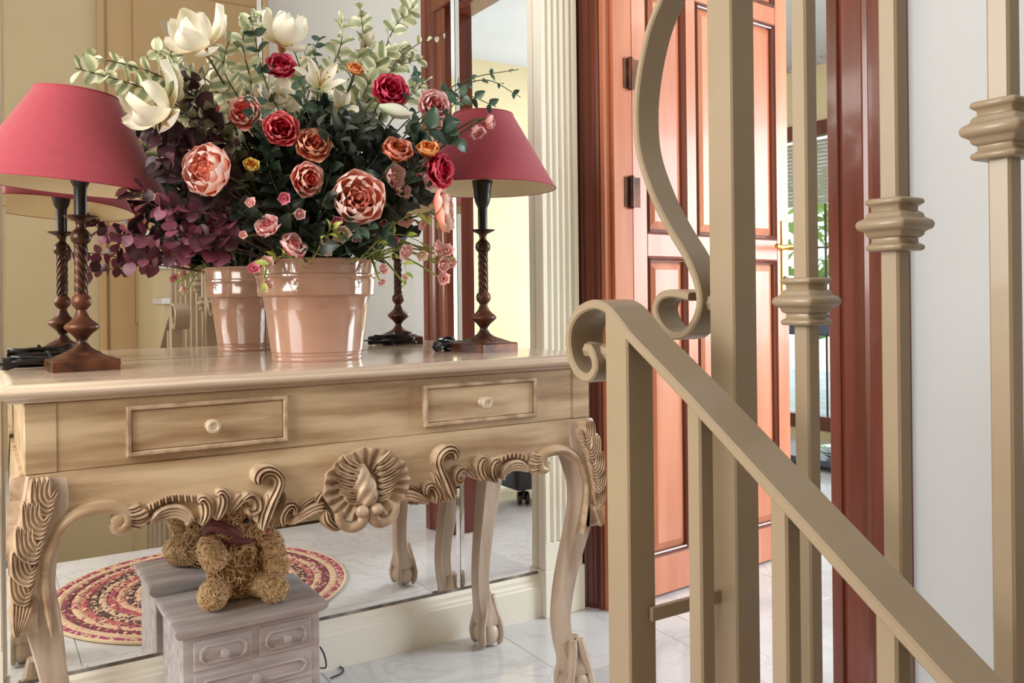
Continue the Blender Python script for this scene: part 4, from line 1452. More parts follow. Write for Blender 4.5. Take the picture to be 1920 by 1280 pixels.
def petal_mesh(name, mat, L=1.0, Wd=0.7, cup=0.35, belly=0.15, curl=0.25, tilt=30, r0=0.1, point=0.0, wave=0.0, nu=6, nv=7, base_w=0.35):
    """one petal, foot near the axis, leaning outwards (+y)"""
    vs, fs = [], []
    tr = math.radians(tilt)
    for j in range(nv + 1):
        v = j / nv
        wv = Wd * (base_w + (1 - base_w) * math.sin(math.pi * min(v / 1.3, 1) ** 0.9)) 
        if point > 0:
            wv *= max(1 - max((v - 0.72) / 0.28, 0) ** 2 * (0.55 + 0.45 * point), 0.02)
        else:
            wv = Wd * (base_w + (1 - base_w) * math.sin(math.pi / 2 * min(v / 0.55, 1))) * math.sqrt(max(1 - (max(v - 0.5, 0) / 0.53) ** 4, 0.03))
        if point > 0:
            wv *= 1 - point * 0.55 * max(v - 0.45, 0) / 0.55
        for i in range(nu + 1):
            u = -1 + 2 * i / nu
            x = wv * u
            o = belly * math.sin(math.pi * v * 0.9) - cup * u * u * Wd * (0.5 + 0.5 * v) + curl * max(v - 0.6, 0) ** 2 * 4
            o += wave * math.sin(u * 7 + v * 3) * v
            z = L * v - (0.16 * L * abs(u) ** 2.5 * v if point == 0 else 0) + wave * 0.5 * math.cos(u * 9) * v
            y_, z_ = o * math.cos(tr) + z * math.sin(tr), z * math.cos(tr) - o * math.sin(tr)
            vs.append((x, r0 + y_, z_))
    for j in range(nv):
        for i in range(nu):
            a = j * (nu + 1) + i
            fs.append((a, a + 1, a + nu + 2, a + nu + 1))
    m = MB()
    m.add(vs, fs)
    return m.mesh(name, mat, True, 180)


def swirl_mesh(name, mat, r=0.32, h=0.8, turns=2.6):
    m = MB()
    N = 46
    rows = []
    for i in range(N + 1):
        u = i / N
        a = u * turns * 2 * math.pi
        rr = lerp(0.05, r, u)
        rows.append([Vector((rr * (0.55 + 0.5 * t) * math.cos(a), rr * (0.55 + 0.5 * t) * math.sin(a), h * t * (0.9 + 0.10 * math.sin(a * 1.5)) - 0.06 * h * u * t)) for t in (0, 0.35, 0.7, 0.92, 1.0)])
    m.loft(rows, False, False)
    m.ball((0, 0, h * 0.62), 0.10, 0.10, 0.20 * h, 8, 6)
    return m.mesh(name, mat, True, 180)


GREEN = noisy('stem_green', srgb(52, 66, 34), srgb(82, 96, 50), 0.6, (30, 30, 30), 2)
BROWN = noisy('twig_brown', srgb(54, 36, 30), srgb(92, 66, 52), 0.7, (30, 30, 30), 2)
LGREEN = noisy('stem_light_green', srgb(120, 134, 66), srgb(160, 170, 96), 0.6, (30, 30, 30), 2)


def orient(P, d, scale, roll=0.0):
    return Matrix.Translation(P) @ d.normalized().to_track_quat('Z', 'Y').to_matrix().to_4x4() @ Matrix.Rotation(roll, 4, 'Z') @ Matrix.Scale(scale, 4)


def facing(P, px, up=0.25, k=1.0):
    out = Vector((P.x - POT.x, P.y - POT.y, (P.z - 1.15) * 0.8))
    return (VIEW * k + out * 2.2 + Vector((0, 0, up))).normalized()


def stem_part(root, mw, P, d, r=0.0022, mat=GREEN, end=None, sag=0.0):
    inv = mw.inverted()
    a = Vector(end) if end is not None else MOUTH + Vector((rnd.uniform(-0.07, 0.07), rnd.uniform(-0.06, 0.06), -0.02))
    mid = P.lerp(a, 0.55) + Vector((0, 0, 0.03 - sag)) - d * 0.02
    pts = smooth_path([a, mid, P - d * 0.02, P], 5)
    m = MB()
    m.tube([inv @ p for p in pts], r / mw.to_scale()[0], 6)
    return link('stem', m.mesh('stem', mat, True), root)


def flower(name, label, cat, P, d, size, layers, extra=(), group=None, stem=True, roll=None, stem_mat=GREEN, end=None):
    """layers: (mesh, count, start angle); extra: meshes placed once"""
    mw = orient(P, d, size, rnd.uniform(0, 6.28) if roll is None else roll)
    r = link(name, None, None, label=label, category=cat, group=group)
    r.empty_display_size = 0.2
    r.matrix_world = mw
    for nm, me in extra:
        link(nm, me, r)
    for me, n, a0 in layers:
        for k in range(n):
            a = a0 + 2 * math.pi * k / n + rnd.uniform(-0.12, 0.12)
            link('petal', me, r, rot=(rnd.uniform(-0.08, 0.08), rnd.uniform(-0.06, 0.06), a), scale=rnd.uniform(0.93, 1.07))
    if stem:
        stem_part(r, mw, P, d.normalized(), mat=stem_mat, end=end)
    return r


def calyx_mesh():
    m = MB()
    m.lathe([(0.05, -0.28), (0.13, -0.18), (0.17, -0.05), (0.15, 0.04), (0.05, 0.06)], 12)
    for k in range(5):
        a = 2 * math.pi * k / 5
        p = [Vector((0.12 * math.cos(a + t), 0.12 * math.sin(a + t), -0.05)) for t in (-0.35, 0.35)]
        tip = Vector((0.62 * math.cos(a), 0.62 * math.sin(a), 0.02))
        m.add([p[0], tip, p[1], (p[0] + p[1]) * 0.5 + Vector((0, 0, 0.03))], [(0, 1, 3), (3, 1, 2)])
    return m.mesh('calyx', GREEN, True, 60)


CALYX = calyx_mesh()


def rose_kit(name, base, tip, edge=None, garden=False):
    mo = petal_mat(name + '_outer', base, tip, 0.5, 0.25, 0.80, edge=edge)
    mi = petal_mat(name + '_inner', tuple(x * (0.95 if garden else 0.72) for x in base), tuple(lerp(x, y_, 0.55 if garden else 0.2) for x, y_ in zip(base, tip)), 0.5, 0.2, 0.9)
    if garden:
        return dict(sw=swirl_mesh('petal_swirl', mi, 0.30, 0.60, 3.2),
                    L=[(petal_mesh('petal', mi, 0.62, 0.28, 0.4, 0.06, 0.05, 10, 0.14, wave=0.03), 6, 0.2),
                       (petal_mesh('petal', mi, 0.70, 0.36, 0.4, 0.10, 0.0, 20, 0.20, wave=0.04), 7, 0.6),
                       (petal_mesh('petal', mo, 0.80, 0.46, 0.4, 0.18, -0.05, 30, 0.24, wave=0.03), 6, 0.0),
                       (petal_mesh('petal', mo, 0.92, 0.60, 0.38, 0.26, -0.08, 42, 0.24, wave=0.02), 6, 0.5),
                       (petal_mesh('petal', mo, 0.98, 0.70, 0.30, 0.22, 0.02, 60, 0.2, wave=0.02), 5, 0.2)])
    return dict(sw=swirl_mesh('petal_swirl', mi, 0.30, 0.80, 2.6),
                L=[(petal_mesh('petal', mi, 0.86, 0.42, 0.42, 0.10, 0.10, 10, 0.14), 4, 0.3),
                   (petal_mesh('petal', mo, 0.92, 0.56, 0.36, 0.16, 0.12, 22, 0.16, wave=0.015), 5, 0.0),
                   (petal_mesh('petal', mo, 0.98, 0.68, 0.30, 0.18, 0.16, 38, 0.16, wave=0.02), 5, 0.6),
                   (petal_mesh('petal', mo, 1.02, 0.74, 0.24, 0.14, 0.18, 58, 0.14, wave=0.02), 5, 0.1)])


KIT = {
    'crimson': rose_kit('crimson', srgb(176, 26, 54), srgb(214, 48, 82), srgb(232, 110, 130)),
    'red': rose_kit('red', srgb(170, 24, 48), srgb(206, 44, 70), srgb(236, 128, 128)),
    'hotpink': rose_kit('hotpink', srgb(186, 32, 66), srgb(220, 56, 96), srgb(232, 96, 126)),
    'coral': rose_kit('coral', srgb(222, 86, 84), srgb(240, 140, 126), srgb(248, 206, 190)),
    'salmon': rose_kit('salmon', srgb(190, 84, 66), srgb(214, 128, 100), srgb(232, 176, 144)),
    'peach': rose_kit('peach', srgb(232, 124, 96), srgb(246, 186, 166), srgb(252, 224, 214), garden=True),
    'palepink': rose_kit('palepink', srgb(214, 120, 118), srgb(234, 172, 170), srgb(244, 208, 204)),
    'orange': rose_kit('orange', srgb(206, 96, 40), srgb(238, 150, 84), srgb(246, 188, 130)),
    'rust': rose_kit('rust', srgb(170, 76, 40), srgb(204, 112, 74), srgb(226, 150, 130)),
    'yellow': rose_kit('yellow', srgb(206, 110, 40), srgb(240, 206, 90), srgb(248, 228, 130)),
}


def rose(kit, px, py, y, rpx, label, d=None, outer=4, group='roses in the bouquet'):
    P = on(px, py, 1, y)
    dist = (P - CAM).dot(FV)
    size = rpx * dist / FPX
    if d is None:
        d = facing(P, px)
    d = Vector(d).normalized()
    k = KIT[kit]
    base = P - d * size * 0.42
    return flower('rose', label, 'rose', base, d, size, k['L'][:outer] if outer < len(k['L']) else k['L'], (('petal_swirl', k['sw']), ('calyx', CALYX)), group)


rose('crimson', 526, 123, -0.30, 30, 'crimson rose near the top of the bouquet below the white magnolia', (-0.25, -0.85, 0.45))
rose('coral', 458, 210, -0.36, 34, 'coral pink rose with pale edges left of the red rose', (-0.5, -0.85, 0.2), 5)
rose('red', 527, 241, -0.40, 33, 'deep red rose in the upper middle of the bouquet', (-0.3, -0.95, 0.1))
rose('salmon', 588, 270, -0.41, 34, 'dusty salmon rose just right of the deep red rose', (-0.1, -0.9, 0.35))
rose('peach', 386, 317, -0.42, 50, 'large peach garden rose at the left of the bouquet', (-0.85, -0.7, 0.0), 5)
rose('coral', 578, 336, -0.42, 33, 'coral rose below the dusty salmon rose', (0.15, -0.95, -0.1))
rose('peach', 672, 371, -0.45, 48, 'large open peach garden rose in the lower middle', (-0.35, -1, 0.05), 5)
rose('hotpink', 733, 169, -0.36, 35, 'hot pink rose at the upper right of the bouquet', (-0.2, -0.95, 0.15))
rose('palepink', 815, 198, -0.40, 31, 'pale pink rose above the right lamp shade', (-0.2, -0.95, 0.1))
rose('rust', 745, 282, -0.475, 35, 'rust orange half-open rose right of centre', (-0.1, -0.75, 0.6), 3)
rose('orange', 803, 280, -0.475, 26, 'bright orange rose peeking behind the crimson rose', (-0.2, -0.6, 0.7), 3)
rose('crimson', 827, 318, -0.46, 35, 'crimson rose in front of the right lamp shade', (0.35, -0.95, 0.0))
rose('peach', 836, 395, -0.47, 42, 'peach rose in profile at the right edge of the bouquet', (0.85, -0.6, 0.1), 5)
rose('yellow', 471, 310, -0.42, 18, 'small yellow and orange rosebud beside the large peach rose', (-0.1, -0.8, 0.5), 3)
rose('orange', 666, 130, -0.32, 20, 'small orange rose in the upper middle', (0.0, -0.7, 0.6), 3)
rose('palepink', 548, 461, -0.45, 31, 'pale pink rosebud resting on the pot rim', (0.3, -0.75, 0.55), 3)
rose('palepink', 503, 424, -0.45, 28, 'pale pink half-open rose left of the rosebud on the rim', (-0.7, -0.6, 0.5), 3)
rose('palepink', 918, 229, -0.43, 21, 'pink rosebud in front of the top of the right lamp shade', (0.8, -0.6, 0.0), 2)
rose('palepink', 894, 246, -0.43, 24, 'pink rosebud hanging beside the other bud at the right lamp shade', (0.2, -0.6, -0.75), 2)

# magnolias
MW = petal_mat('magnolia_white', srgb(232, 206, 150), srgb(244, 238, 220), 0.5, 0.05, 0.45)
magL = [(petal_mesh('petal', MW, 1.15, 0.40, 0.55, 0.20, -0.02, 14, 0.12, 0.45, nv=8), 3, 0.0), (petal_mesh('petal', MW, 1.25, 0.46, 0.45, 0.24, 0.06, 38, 0.12, 0.45, nv=8), 3, 0.5), (petal_mesh('petal', MW, 1.2, 0.44, 0.35, 0.2, 0.12, 66, 0.1, 0.45, nv=8), 3, 0.9)]
cone = MB()
cone.lathe([(0.05, 0), (0.11, 0.1), (0.10, 0.3), (0.03, 0.42)], 10)
CONE = cone.mesh('cone', LGREEN, True)
bract = MB()
bract.lathe([(0.05, -0.3), (0.14, -0.15), (0.18, 0.02), (0.10, 0.08)], 10)
BRACT = bract.mesh('bract', noisy('bract_ochre', srgb(150, 96, 50), srgb(190, 134, 78), 0.6, (8, 8, 8), 2), True)
for (px, py, y, rp, d, lb) in ((368, 62, -0.33, 64, (-0.55, -0.45, 0.75), 'white magnolia at the top left of the bouquet'), (286, 190, -0.38, 72, (-0.75, -0.35, 0.45), 'white magnolia in front of the left lamp shade'), (535, 58, -0.26, 56, (0.05, -0.5, 0.85), 'white magnolia at the top middle of the bouquet'), (525, 180, -0.30, 36, (-0.4, -0.8, 0.2), 'cream magnolia half hidden between the coral and crimson roses'), (690, 75, -0.20, 22, (0.3, -0.5, 0.8), 'small cream magnolia among pale leaves at the top')):
    P = on(px, py, 1, y)
    dd_ = Vector(d).normalized()
    size = rp * (P - CAM).dot(FV) / FPX
    flower('magnolia', lb, 'magnolia', P - dd_ * size * 0.5, dd_, size, magL, (('cone', CONE), ('bract', BRACT)), 'magnolias in the bouquet', stem_mat=BROWN)

# lilies
LW = petal_mat('lily_white', srgb(214, 214, 150), srgb(240, 232, 214), 0.5, 0.1, 0.6)
lilyL = [(petal_mesh('petal', LW, 1.15, 0.24, 0.5, 0.1, 0.32, 44, 0.06, 0.8, nv=8, nu=4), 6, 0.0)]
anth = MB()
for k in range(6):
    a = k * math.pi / 3 + 0.3
    anth.tube(smooth_path([(0, 0, 0.1), (0.1 * math.cos(a), 0.1 * math.sin(a), 0.45), (0.22 * math.cos(a), 0.22 * math.sin(a), 0.7)], 3), 0.014, 5)
    anth.ball((0.24 * math.cos(a), 0.24 * math.sin(a), 0.72), 0.04, 0.04, 0.03, 6, 4)
ANTH = anth.mesh('stamens', noisy('stamen', srgb(150, 90, 40), srgb(190, 150, 70), 0.6, (8, 8, 8), 2), True)
for (px, py, y, rp, d, lb) in ((602, 152, -0.34, 52, (-0.1, -0.8, 0.5), 'white lily left of the orange rose'), (640, 205, -0.36, 40, (-0.3, -0.9, -0.1), 'white lily below the dark arching leaf')):
    P = on(px, py, 1, y)
    dd_ = Vector(d).normalized()
    size = rp * (P - CAM).dot(FV) / FPX
    flower('lily', lb, 'lily', P - dd_ * size * 0.4, dd_, size, lilyL, (('stamens', ANTH),), 'lilies in the bouquet')
P = on(735, 205, 1, -0.41)
dl = Vector((0.75, -0.5, -0.28)).normalized()
size = 62 * (P - CAM).dot(FV) / FPX
budL = [(petal_mesh('petal', petal_mat('lily_bud', srgb(214, 222, 190), srgb(240, 236, 226), 0.5, 0.3, 0.9), 1.0, 0.17, 0.75, 0.13, -0.12, 3, 0.05, 0.6, nv=8, nu=4), 5, 0.0)]
flower('lily_bud', 'closed white lily bud below the hot pink rose', 'lily', P - dl * size * 0.4, dl, size, budL, (), None)

# small pink blossoms
SP = petal_mat('blossom_pink', srgb(232, 150, 150), srgb(246, 206, 200), 0.6, 0.1, 0.8)
SP2 = petal_mat('blossom_deep', srgb(214, 90, 124), srgb(238, 160, 178), 0.6, 0.2, 0.9)
SP3 = petal_mat('blossom_cream', srgb(226, 214, 140), srgb(246, 222, 208), 0.6, 0.1, 0.7)
blos = {n: [(petal_mesh('petal', m, 0.9, 0.5, 0.4, 0.12, 0.15, 46, 0.06, 0.2, wave=0.05, nu=4, nv=4), 5, 0.0), (petal_mesh('petal', m, 0.6, 0.3, 0.5, 0.08, 0.0, 18, 0.05, 0.1, nu=4, nv=4), 3, 0.5)] for n, m in (('p', SP), ('d', SP2), ('c', SP3))}
LCAL = MB()
LCAL.lathe([(0.04, -0.4), (0.12, -0.28), (0.2, -0.08), (0.16, 0.05)], 8)
LCAL = LCAL.mesh('calyx', LGREEN, True)
small = [('p', 737, 332, 29), ('p', 750, 356, 25), ('p', 802, 338, 22), ('c', 640, 437, 20), ('p', 668, 440, 16), ('d', 632, 414, 13), ('p', 722, 425, 20), ('p', 760, 410, 18), ('d', 738, 452, 13), ('p', 758, 470, 20), ('c', 700, 452, 16), ('p', 820, 465, 17), ('p', 838, 470, 16), ('p', 830, 496, 17), ('p', 846, 492, 13), ('p', 832, 522, 14), ('p', 718, 505, 12), ('p', 715, 528, 9), ('p', 760, 520, 7), ('d', 476, 503, 14), ('p', 500, 492, 15), ('p', 501, 535, 13), ('p', 562, 401, 13), ('d', 534, 371, 14), ('p', 470, 380, 12), ('p', 608, 452, 16), ('c', 678, 402, 13), ('p', 790, 420, 14), ('p', 640, 380, 10), ('c', 792, 478, 13), ('p', 455, 440, 9), ('c', 612, 470, 13)]
tag_small = {'p': 'tiny pale pink blossom', 'd': 'tiny deep pink blossom', 'c': 'tiny cream and pink blossom'}
LOC = ['just below the rust orange rose', 'under the blossom below the rust orange rose', 'left of the crimson rose by the right lamp shade', 'below the big open peach rose, at its lower left', 'directly below the big open peach rose', 'tucked against the lower left of the big open peach rose', 'to the lower right of the big open peach rose', 'between the big open peach rose and the peach rose in profile', 'right of the cream blossom under the big peach rose', 'above the reflected right lamp stem', 'right under the big open peach rose among lime leaves', 'highest left of the spray trailing right of the pot', 'highest right of the spray trailing right of the pot', 'in the middle of the spray trailing right of the pot', 'rightmost of the spray trailing right of the pot', 'lowest of the spray trailing right of the pot', 'hanging beside the right of the pot rim', 'lowest beside the right of the pot', 'hanging lowest before the reflected lamp stem', 'at the left corner of the pot rim, leftmost', 'beside the deep pink one on the pot rim', 'hanging in front of the pot at its left edge', 'between the coral rose and the rosebud on the rim', 'left of the lower coral rose', 'below the small yellow rosebud', 'right of the rosebud on the rim', 'just under the large open peach rose', 'above the spray at the right, under the crimson rose', 'at the left edge of the big open peach rose', 'beside the spray trailing right of the pot', 'above the wine red leaves left of the pot', 'on the rim of the pot, just behind its middle']
for k_, (c, px, py, rp) in enumerate(small):
    y = -0.44 if px < 700 else -0.42
    if py > 485 and px < 560:
        y = -0.40
    P = on(px, py, 1, y)
    d = Vector((rnd.uniform(-0.6, 0.6), -0.8, rnd.uniform(-0.6, 0.5))).normalized()
    size = 1.22 * rp * (P - CAM).dot(FV) / FPX
    lbl = tag_small[c].replace('and pink ', '') + ' ' + LOC[k_]
    flower('blossom', lbl, 'blossom', P - d * size * 0.3, d, size, blos[c], (('calyx', LCAL),), 'tiny blossoms in the bouquet', stem_mat=LGREEN, end=MOUTH + Vector((0.10 * (1 if px > 620 else -1), -0.06, 0.01)))

# ---- leaves
def leaf_mesh(name, mat, L=1.0, Wd=0.36, point=0.6, fold=0.12, bend=0.15, n=6):
    vs, fs = [], []
    for j in range(n + 1):
        v = j / n
        w_ = Wd * (math.sin(math.pi * min(v ** (0.75 if point > 0.3 else 0.9), 1)) ** (0.75)) + 0.004
        if point > 0.3:
            w_ *= 1 - 0.3 * v * point
        for u in (-1, -0.5, 0, 0.5, 1):
            vs.append((w_ * u, v * L, bend * math.sin(v * 2.2) - fold * (1 - abs(u)) * Wd * 1.5 - bend * v * v))
    for j in range(n):
        for i in range(4):
            a = j * 5 + i
            fs.append((a, a + 1, a + 6, a + 5))
    return MB().add(vs, fs).mesh(name, mat, True, 180)


def leaf_mat(name, c1, c2, rough=0.45, edge=None):
    m, nt, b = new_mat(name)
    tc = nt.nodes.new('ShaderNodeTexCoord')
    sp = nt.nodes.new('ShaderNodeSeparateXYZ')
    oi = nt.nodes.new('ShaderNodeObjectInfo')
    mx = nt.nodes.new('ShaderNodeMixRGB')
    mx.inputs[1].default_value = col(c1)
    mx.inputs[2].default_value = col(c2)
    nt.links.new(oi.outputs['Random'], mx.inputs[0])
    out = mx.outputs[0]
    if edge is not None:          # pale variegated margin
        mt = nt.nodes.new('ShaderNodeMath')
        mt.operation = 'SUBTRACT'
        mt.inputs[1].default_value = 0.5
        ab = nt.nodes.new('ShaderNodeMath')
        ab.operation = 'ABSOLUTE'
        cr = nt.nodes.new('ShaderNodeValToRGB')
        cr.color_ramp.elements[0].position = 0.16
        cr.color_ramp.elements[1].position = 0.30
        m2 = nt.nodes.new('ShaderNodeMixRGB')
        m2.inputs[2].default_value = col(edge)
        nt.links.new(tc.outputs['Generated'], sp.inputs[0])
        nt.links.new(sp.outputs['X'], mt.inputs[0])
        nt.links.new(mt.outputs[0], ab.inputs[0])
        nt.links.new(ab.outputs[0], cr.inputs[0])
        nt.links.new(cr.outputs[0], m2.inputs[0])
        nt.links.new(out, m2.inputs[1])
        out = m2.outputs[0]
    nt.links.new(out, b.inputs['Base Color'])
    b.inputs['Roughness'].default_value = rough
    tr = nt.nodes.new('ShaderNodeBsdfTranslucent')
    ms = nt.nodes.new('ShaderNodeMixShader')
    ms.inputs[0].default_value = 0.15
    nt.links.new(out, tr.inputs[0])
    nt.links.new(b.outputs[0], ms.inputs[1])
    nt.links.new(tr.outputs[0], ms.inputs[2])
    nt.links.new(ms.outputs[0], nt.nodes['Material Output'].inputs[0])
    return m


LF = {
    'pale': leaf_mesh('leaf', leaf_mat('leaf_pale', srgb(128, 142, 104), srgb(176, 184, 144), edge=srgb(228, 224, 190)), 1.0, 0.40, 0.2),
    'wine': leaf_mesh('leaf', leaf_mat('leaf_wine', srgb(58, 22, 34), srgb(134, 66, 86), 0.5), 1.0, 0.46, 0.1, 0.05),
    'darkwine': leaf_mesh('leaf', leaf_mat('leaf_dark_wine', srgb(44, 20, 28), srgb(82, 42, 54), 0.5), 1.0, 0.42, 0.3),
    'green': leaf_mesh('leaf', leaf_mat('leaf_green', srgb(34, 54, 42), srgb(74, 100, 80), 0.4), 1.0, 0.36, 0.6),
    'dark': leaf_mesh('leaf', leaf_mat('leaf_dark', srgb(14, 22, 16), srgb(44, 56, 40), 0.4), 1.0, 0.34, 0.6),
    'lily': leaf_mesh('leaf', leaf_mat('leaf_lily', srgb(46, 52, 44), srgb(82, 90, 76), 0.4), 1.0, 0.15, 0.7, 0.2, 0.35, 9),
    'lime': leaf_mesh('leaf', leaf_mat('leaf_lime', srgb(140, 156, 60), srgb(188, 196, 104), 0.5), 1.0, 0.22, 0.7, 0.15, 0.25),
    'olive': leaf_mesh('leaf', leaf_mat('leaf_olive', srgb(88, 88, 62), srgb(150, 140, 110), 0.5), 1.0, 0.36, 0.5),
}


def sprig(name, label, group, kind, path, n, size, twig=BROWN, start=0.25, opposite=True, droop=0.2, rtw=0.0016):
    """path: (px, py, y) from the pot outwards; n leaf nodes; size in metres"""
    pts = [on(px, py, 1, y) for px, py, y in path]
    foot = MOUTH + Vector((rnd.uniform(-0.06, 0.06), rnd.uniform(-0.06, 0.06), -0.02))
    W_ = smooth_path([foot] + pts, 8)
    r = link(name, None, None, foot, label=label, category='foliage', group=group)
    r.empty_display_size = 0.05
    m = MB()
    m.tube([p - foot for p in W_], lambda u: rtw * (1.3 - 0.7 * u), 5)
    link('twig', m.mesh('twig', twig, True), r)
    N = len(W_) - 1
    for k in range(n):
        u = lerp(start, 1.0, (k + 0.5) / n)
        i = min(int(u * N), N - 1)
        p = W_[i].lerp(W_[i + 1], u * N - i)
        t = (W_[i + 1] - W_[i]).normalized()
        ax = t.orthogonal().normalized()
        base_a = rnd.uniform(0, 6.28)
        for q in range(2 if opposite else 1):
            a = base_a + q * math.pi + rnd.uniform(-0.4, 0.4)
            side = (Matrix.Rotation(a, 3, t) @ ax)
            d = (side * 1.0 + t * 0.55 + Vector((0, -0.25, -droop))).normalized()
            nrm = (VIEW * 0.9 + Vector((rnd.uniform(-0.7, 0.7), rnd.uniform(-0.5, 0.5), rnd.uniform(-0.2, 0.9))))
            nrm = (nrm - d * nrm.dot(d)).normalized()
            x = d.cross(nrm)
            sc = size * rnd.uniform(0.75, 1.15) * lerp(1.05, 0.6, u)
            mw = Matrix(((x.x, d.x, nrm.x, p.x - foot.x), (x.y, d.y, nrm.y, p.y - foot.y), (x.z, d.z, nrm.z, p.z - foot.z), (0, 0, 0, 1))) @ Matrix.Scale(sc, 4)
            if p.y + d.y * sc > -0.012:
                continue
            o = link('leaf', LF[kind], r)
            o.matrix_local = mw
    return r


G1, G2, G3, G4 = 'pale eucalyptus sprigs', 'wine red eucalyptus sprigs', 'green sprigs in the bouquet', 'lime sprays at the pot rim'
sprig('eucalyptus_sprig', 'pale eucalyptus sprig reaching left above the left lamp shade', G1, 'pale', [(450, 260, -0.30), (330, 160, -0.34), (250, 125, -0.36), (160, 105, -0.37)], 12, 0.050)
sprig('eucalyptus_sprig', 'pale eucalyptus sprig just below another, at the top of the left lamp shade', G1, 'pale', [(440, 280, -0.32), (310, 185, -0.36), (230, 152, -0.38), (142, 128, -0.39)], 12, 0.050)
sprig('eucalyptus_sprig', 'pale eucalyptus sprig behind the top left magnolia', G1, 'pale', [(480, 260, -0.28), (400, 160, -0.26), (330, 120, -0.25), (290, 95, -0.25)], 11, 0.050)
sprig('eucalyptus_sprig', 'pale eucalyptus sprig rising upright right of the top magnolia', G1, 'pale', [(630, 260, -0.26), (665, 140, -0.22), (680, 70, -0.20), (674, 8, -0.20)], 12, 0.050)
sprig('eucalyptus_sprig', 'pale eucalyptus sprig leaning right at the top', G1, 'pale', [(650, 270, -0.26), (700, 150, -0.24), (738, 55, -0.23), (778, 8, -0.23)], 13, 0.050)
sprig('eucalyptus_sprig', 'pale eucalyptus sprig at the top behind the middle magnolia', G1, 'pale', [(580, 250, -0.24), (560, 120, -0.20), (520, 45, -0.20), (470, 30, -0.2)], 11, 0.045)
sprig('eucalyptus_sprig', 'pale eucalyptus sprig above the hot pink rose', G1, 'pale', [(650, 260, -0.28), (690, 160, -0.27), (720, 105, -0.26), (760, 90, -0.26)], 12, 0.056)
sprig('eucalyptus_sprig', 'long thin arching twig with pale leaves ending at the reflected door frame', G1, 'pale', [(690, 240, -0.30), (735, 130, -0.30), (780, 85, -0.30), (838, 60, -0.30)], 7, 0.026, opposite=False, start=0.55)
sprig('eucalyptus_sprig', 'pale eucalyptus sprig filling the top between magnolia and upright sprig', G1, 'pale', [(600, 250, -0.26), (620, 140, -0.24), (640, 80, -0.23), (640, 30, -0.22)], 10, 0.05)
sprig('eucalyptus_sprig', 'pale eucalyptus sprig behind the small orange rose', G1, 'pale', [(640, 260, -0.28), (690, 190, -0.26), (740, 130, -0.25), (790, 110, -0.25)], 10, 0.048)
sprig('eucalyptus_sprig', 'pale eucalyptus sprig behind the coral pink rose', G1, 'pale', [(500, 300, -0.30), (450, 190, -0.30), (420, 130, -0.29), (430, 70, -0.28)], 9, 0.048)
sprig('eucalyptus_sprig', 'pale eucalyptus sprig between the two left magnolias', G1, 'pale', [(470, 300, -0.32), (380, 190, -0.32), (330, 140, -0.31), (320, 100, -0.30)], 9, 0.048)
sprig('eucalyptus_sprig', 'pale eucalyptus sprig behind the hot pink rose', G1, 'pale', [(660, 280, -0.30), (720, 220, -0.29), (770, 180, -0.28), (800, 150, -0.28)], 9, 0.046)
sprig('eucalyptus_sprig', 'pale eucalyptus sprig left of the crimson rose', G1, 'pale', [(500, 280, -0.30), (470, 150, -0.29), (455, 80, -0.28), (470, 40, -0.27)], 11, 0.047)
for i, (lb, pth) in enumerate((('reaching far left below the left lamp shade', [(470, 440, -0.36), (350, 410, -0.36), (270, 375, -0.35), (235, 350, -0.34)]), ('lowest at the left, ending beside the left lamp stem', [(460, 470, -0.37), (350, 455, -0.36), (260, 440, -0.35), (185, 440, -0.34)]), ('spreading under the large peach rose', [(480, 430, -0.37), (420, 410, -0.38), (360, 395, -0.38), (300, 385, -0.37)]), ('trailing lowest of all over the mirror', [(470, 478, -0.36), (390, 470, -0.36), (310, 478, -0.35), (235, 492, -0.34)]), ('in front of the dark twigs left of the pot', [(480, 460, -0.38), (420, 440, -0.39), (370, 440, -0.39), (320, 430, -0.39)]))):
    sprig('eucalyptus_sprig', 'wine red eucalyptus sprig ' + lb, G2, 'wine', pth, 8, 0.047, start=0.35)
for i, (lb, pth) in enumerate((('behind the large peach rose', [(470, 400, -0.34), (410, 320, -0.36), (360, 270, -0.36), (320, 250, -0.36)]), ('below the lower left magnolia', [(460, 380, -0.34), (380, 300, -0.36), (320, 270, -0.36), (290, 245, -0.36)]), ('between the two left magnolias', [(480, 360, -0.32), (420, 260, -0.34), (370, 200, -0.34), (350, 140, -0.33)]), ('along the left flank of the bouquet', [(470, 440, -0.36), (400, 370, -0.38), (330, 330, -0.37), (300, 300, -0.37)]))):
    sprig('smoke_bush_sprig', 'dark wine leafed sprig ' + lb, 'dark wine sprigs', 'darkwine', pth, 9, 0.055, start=0.3)
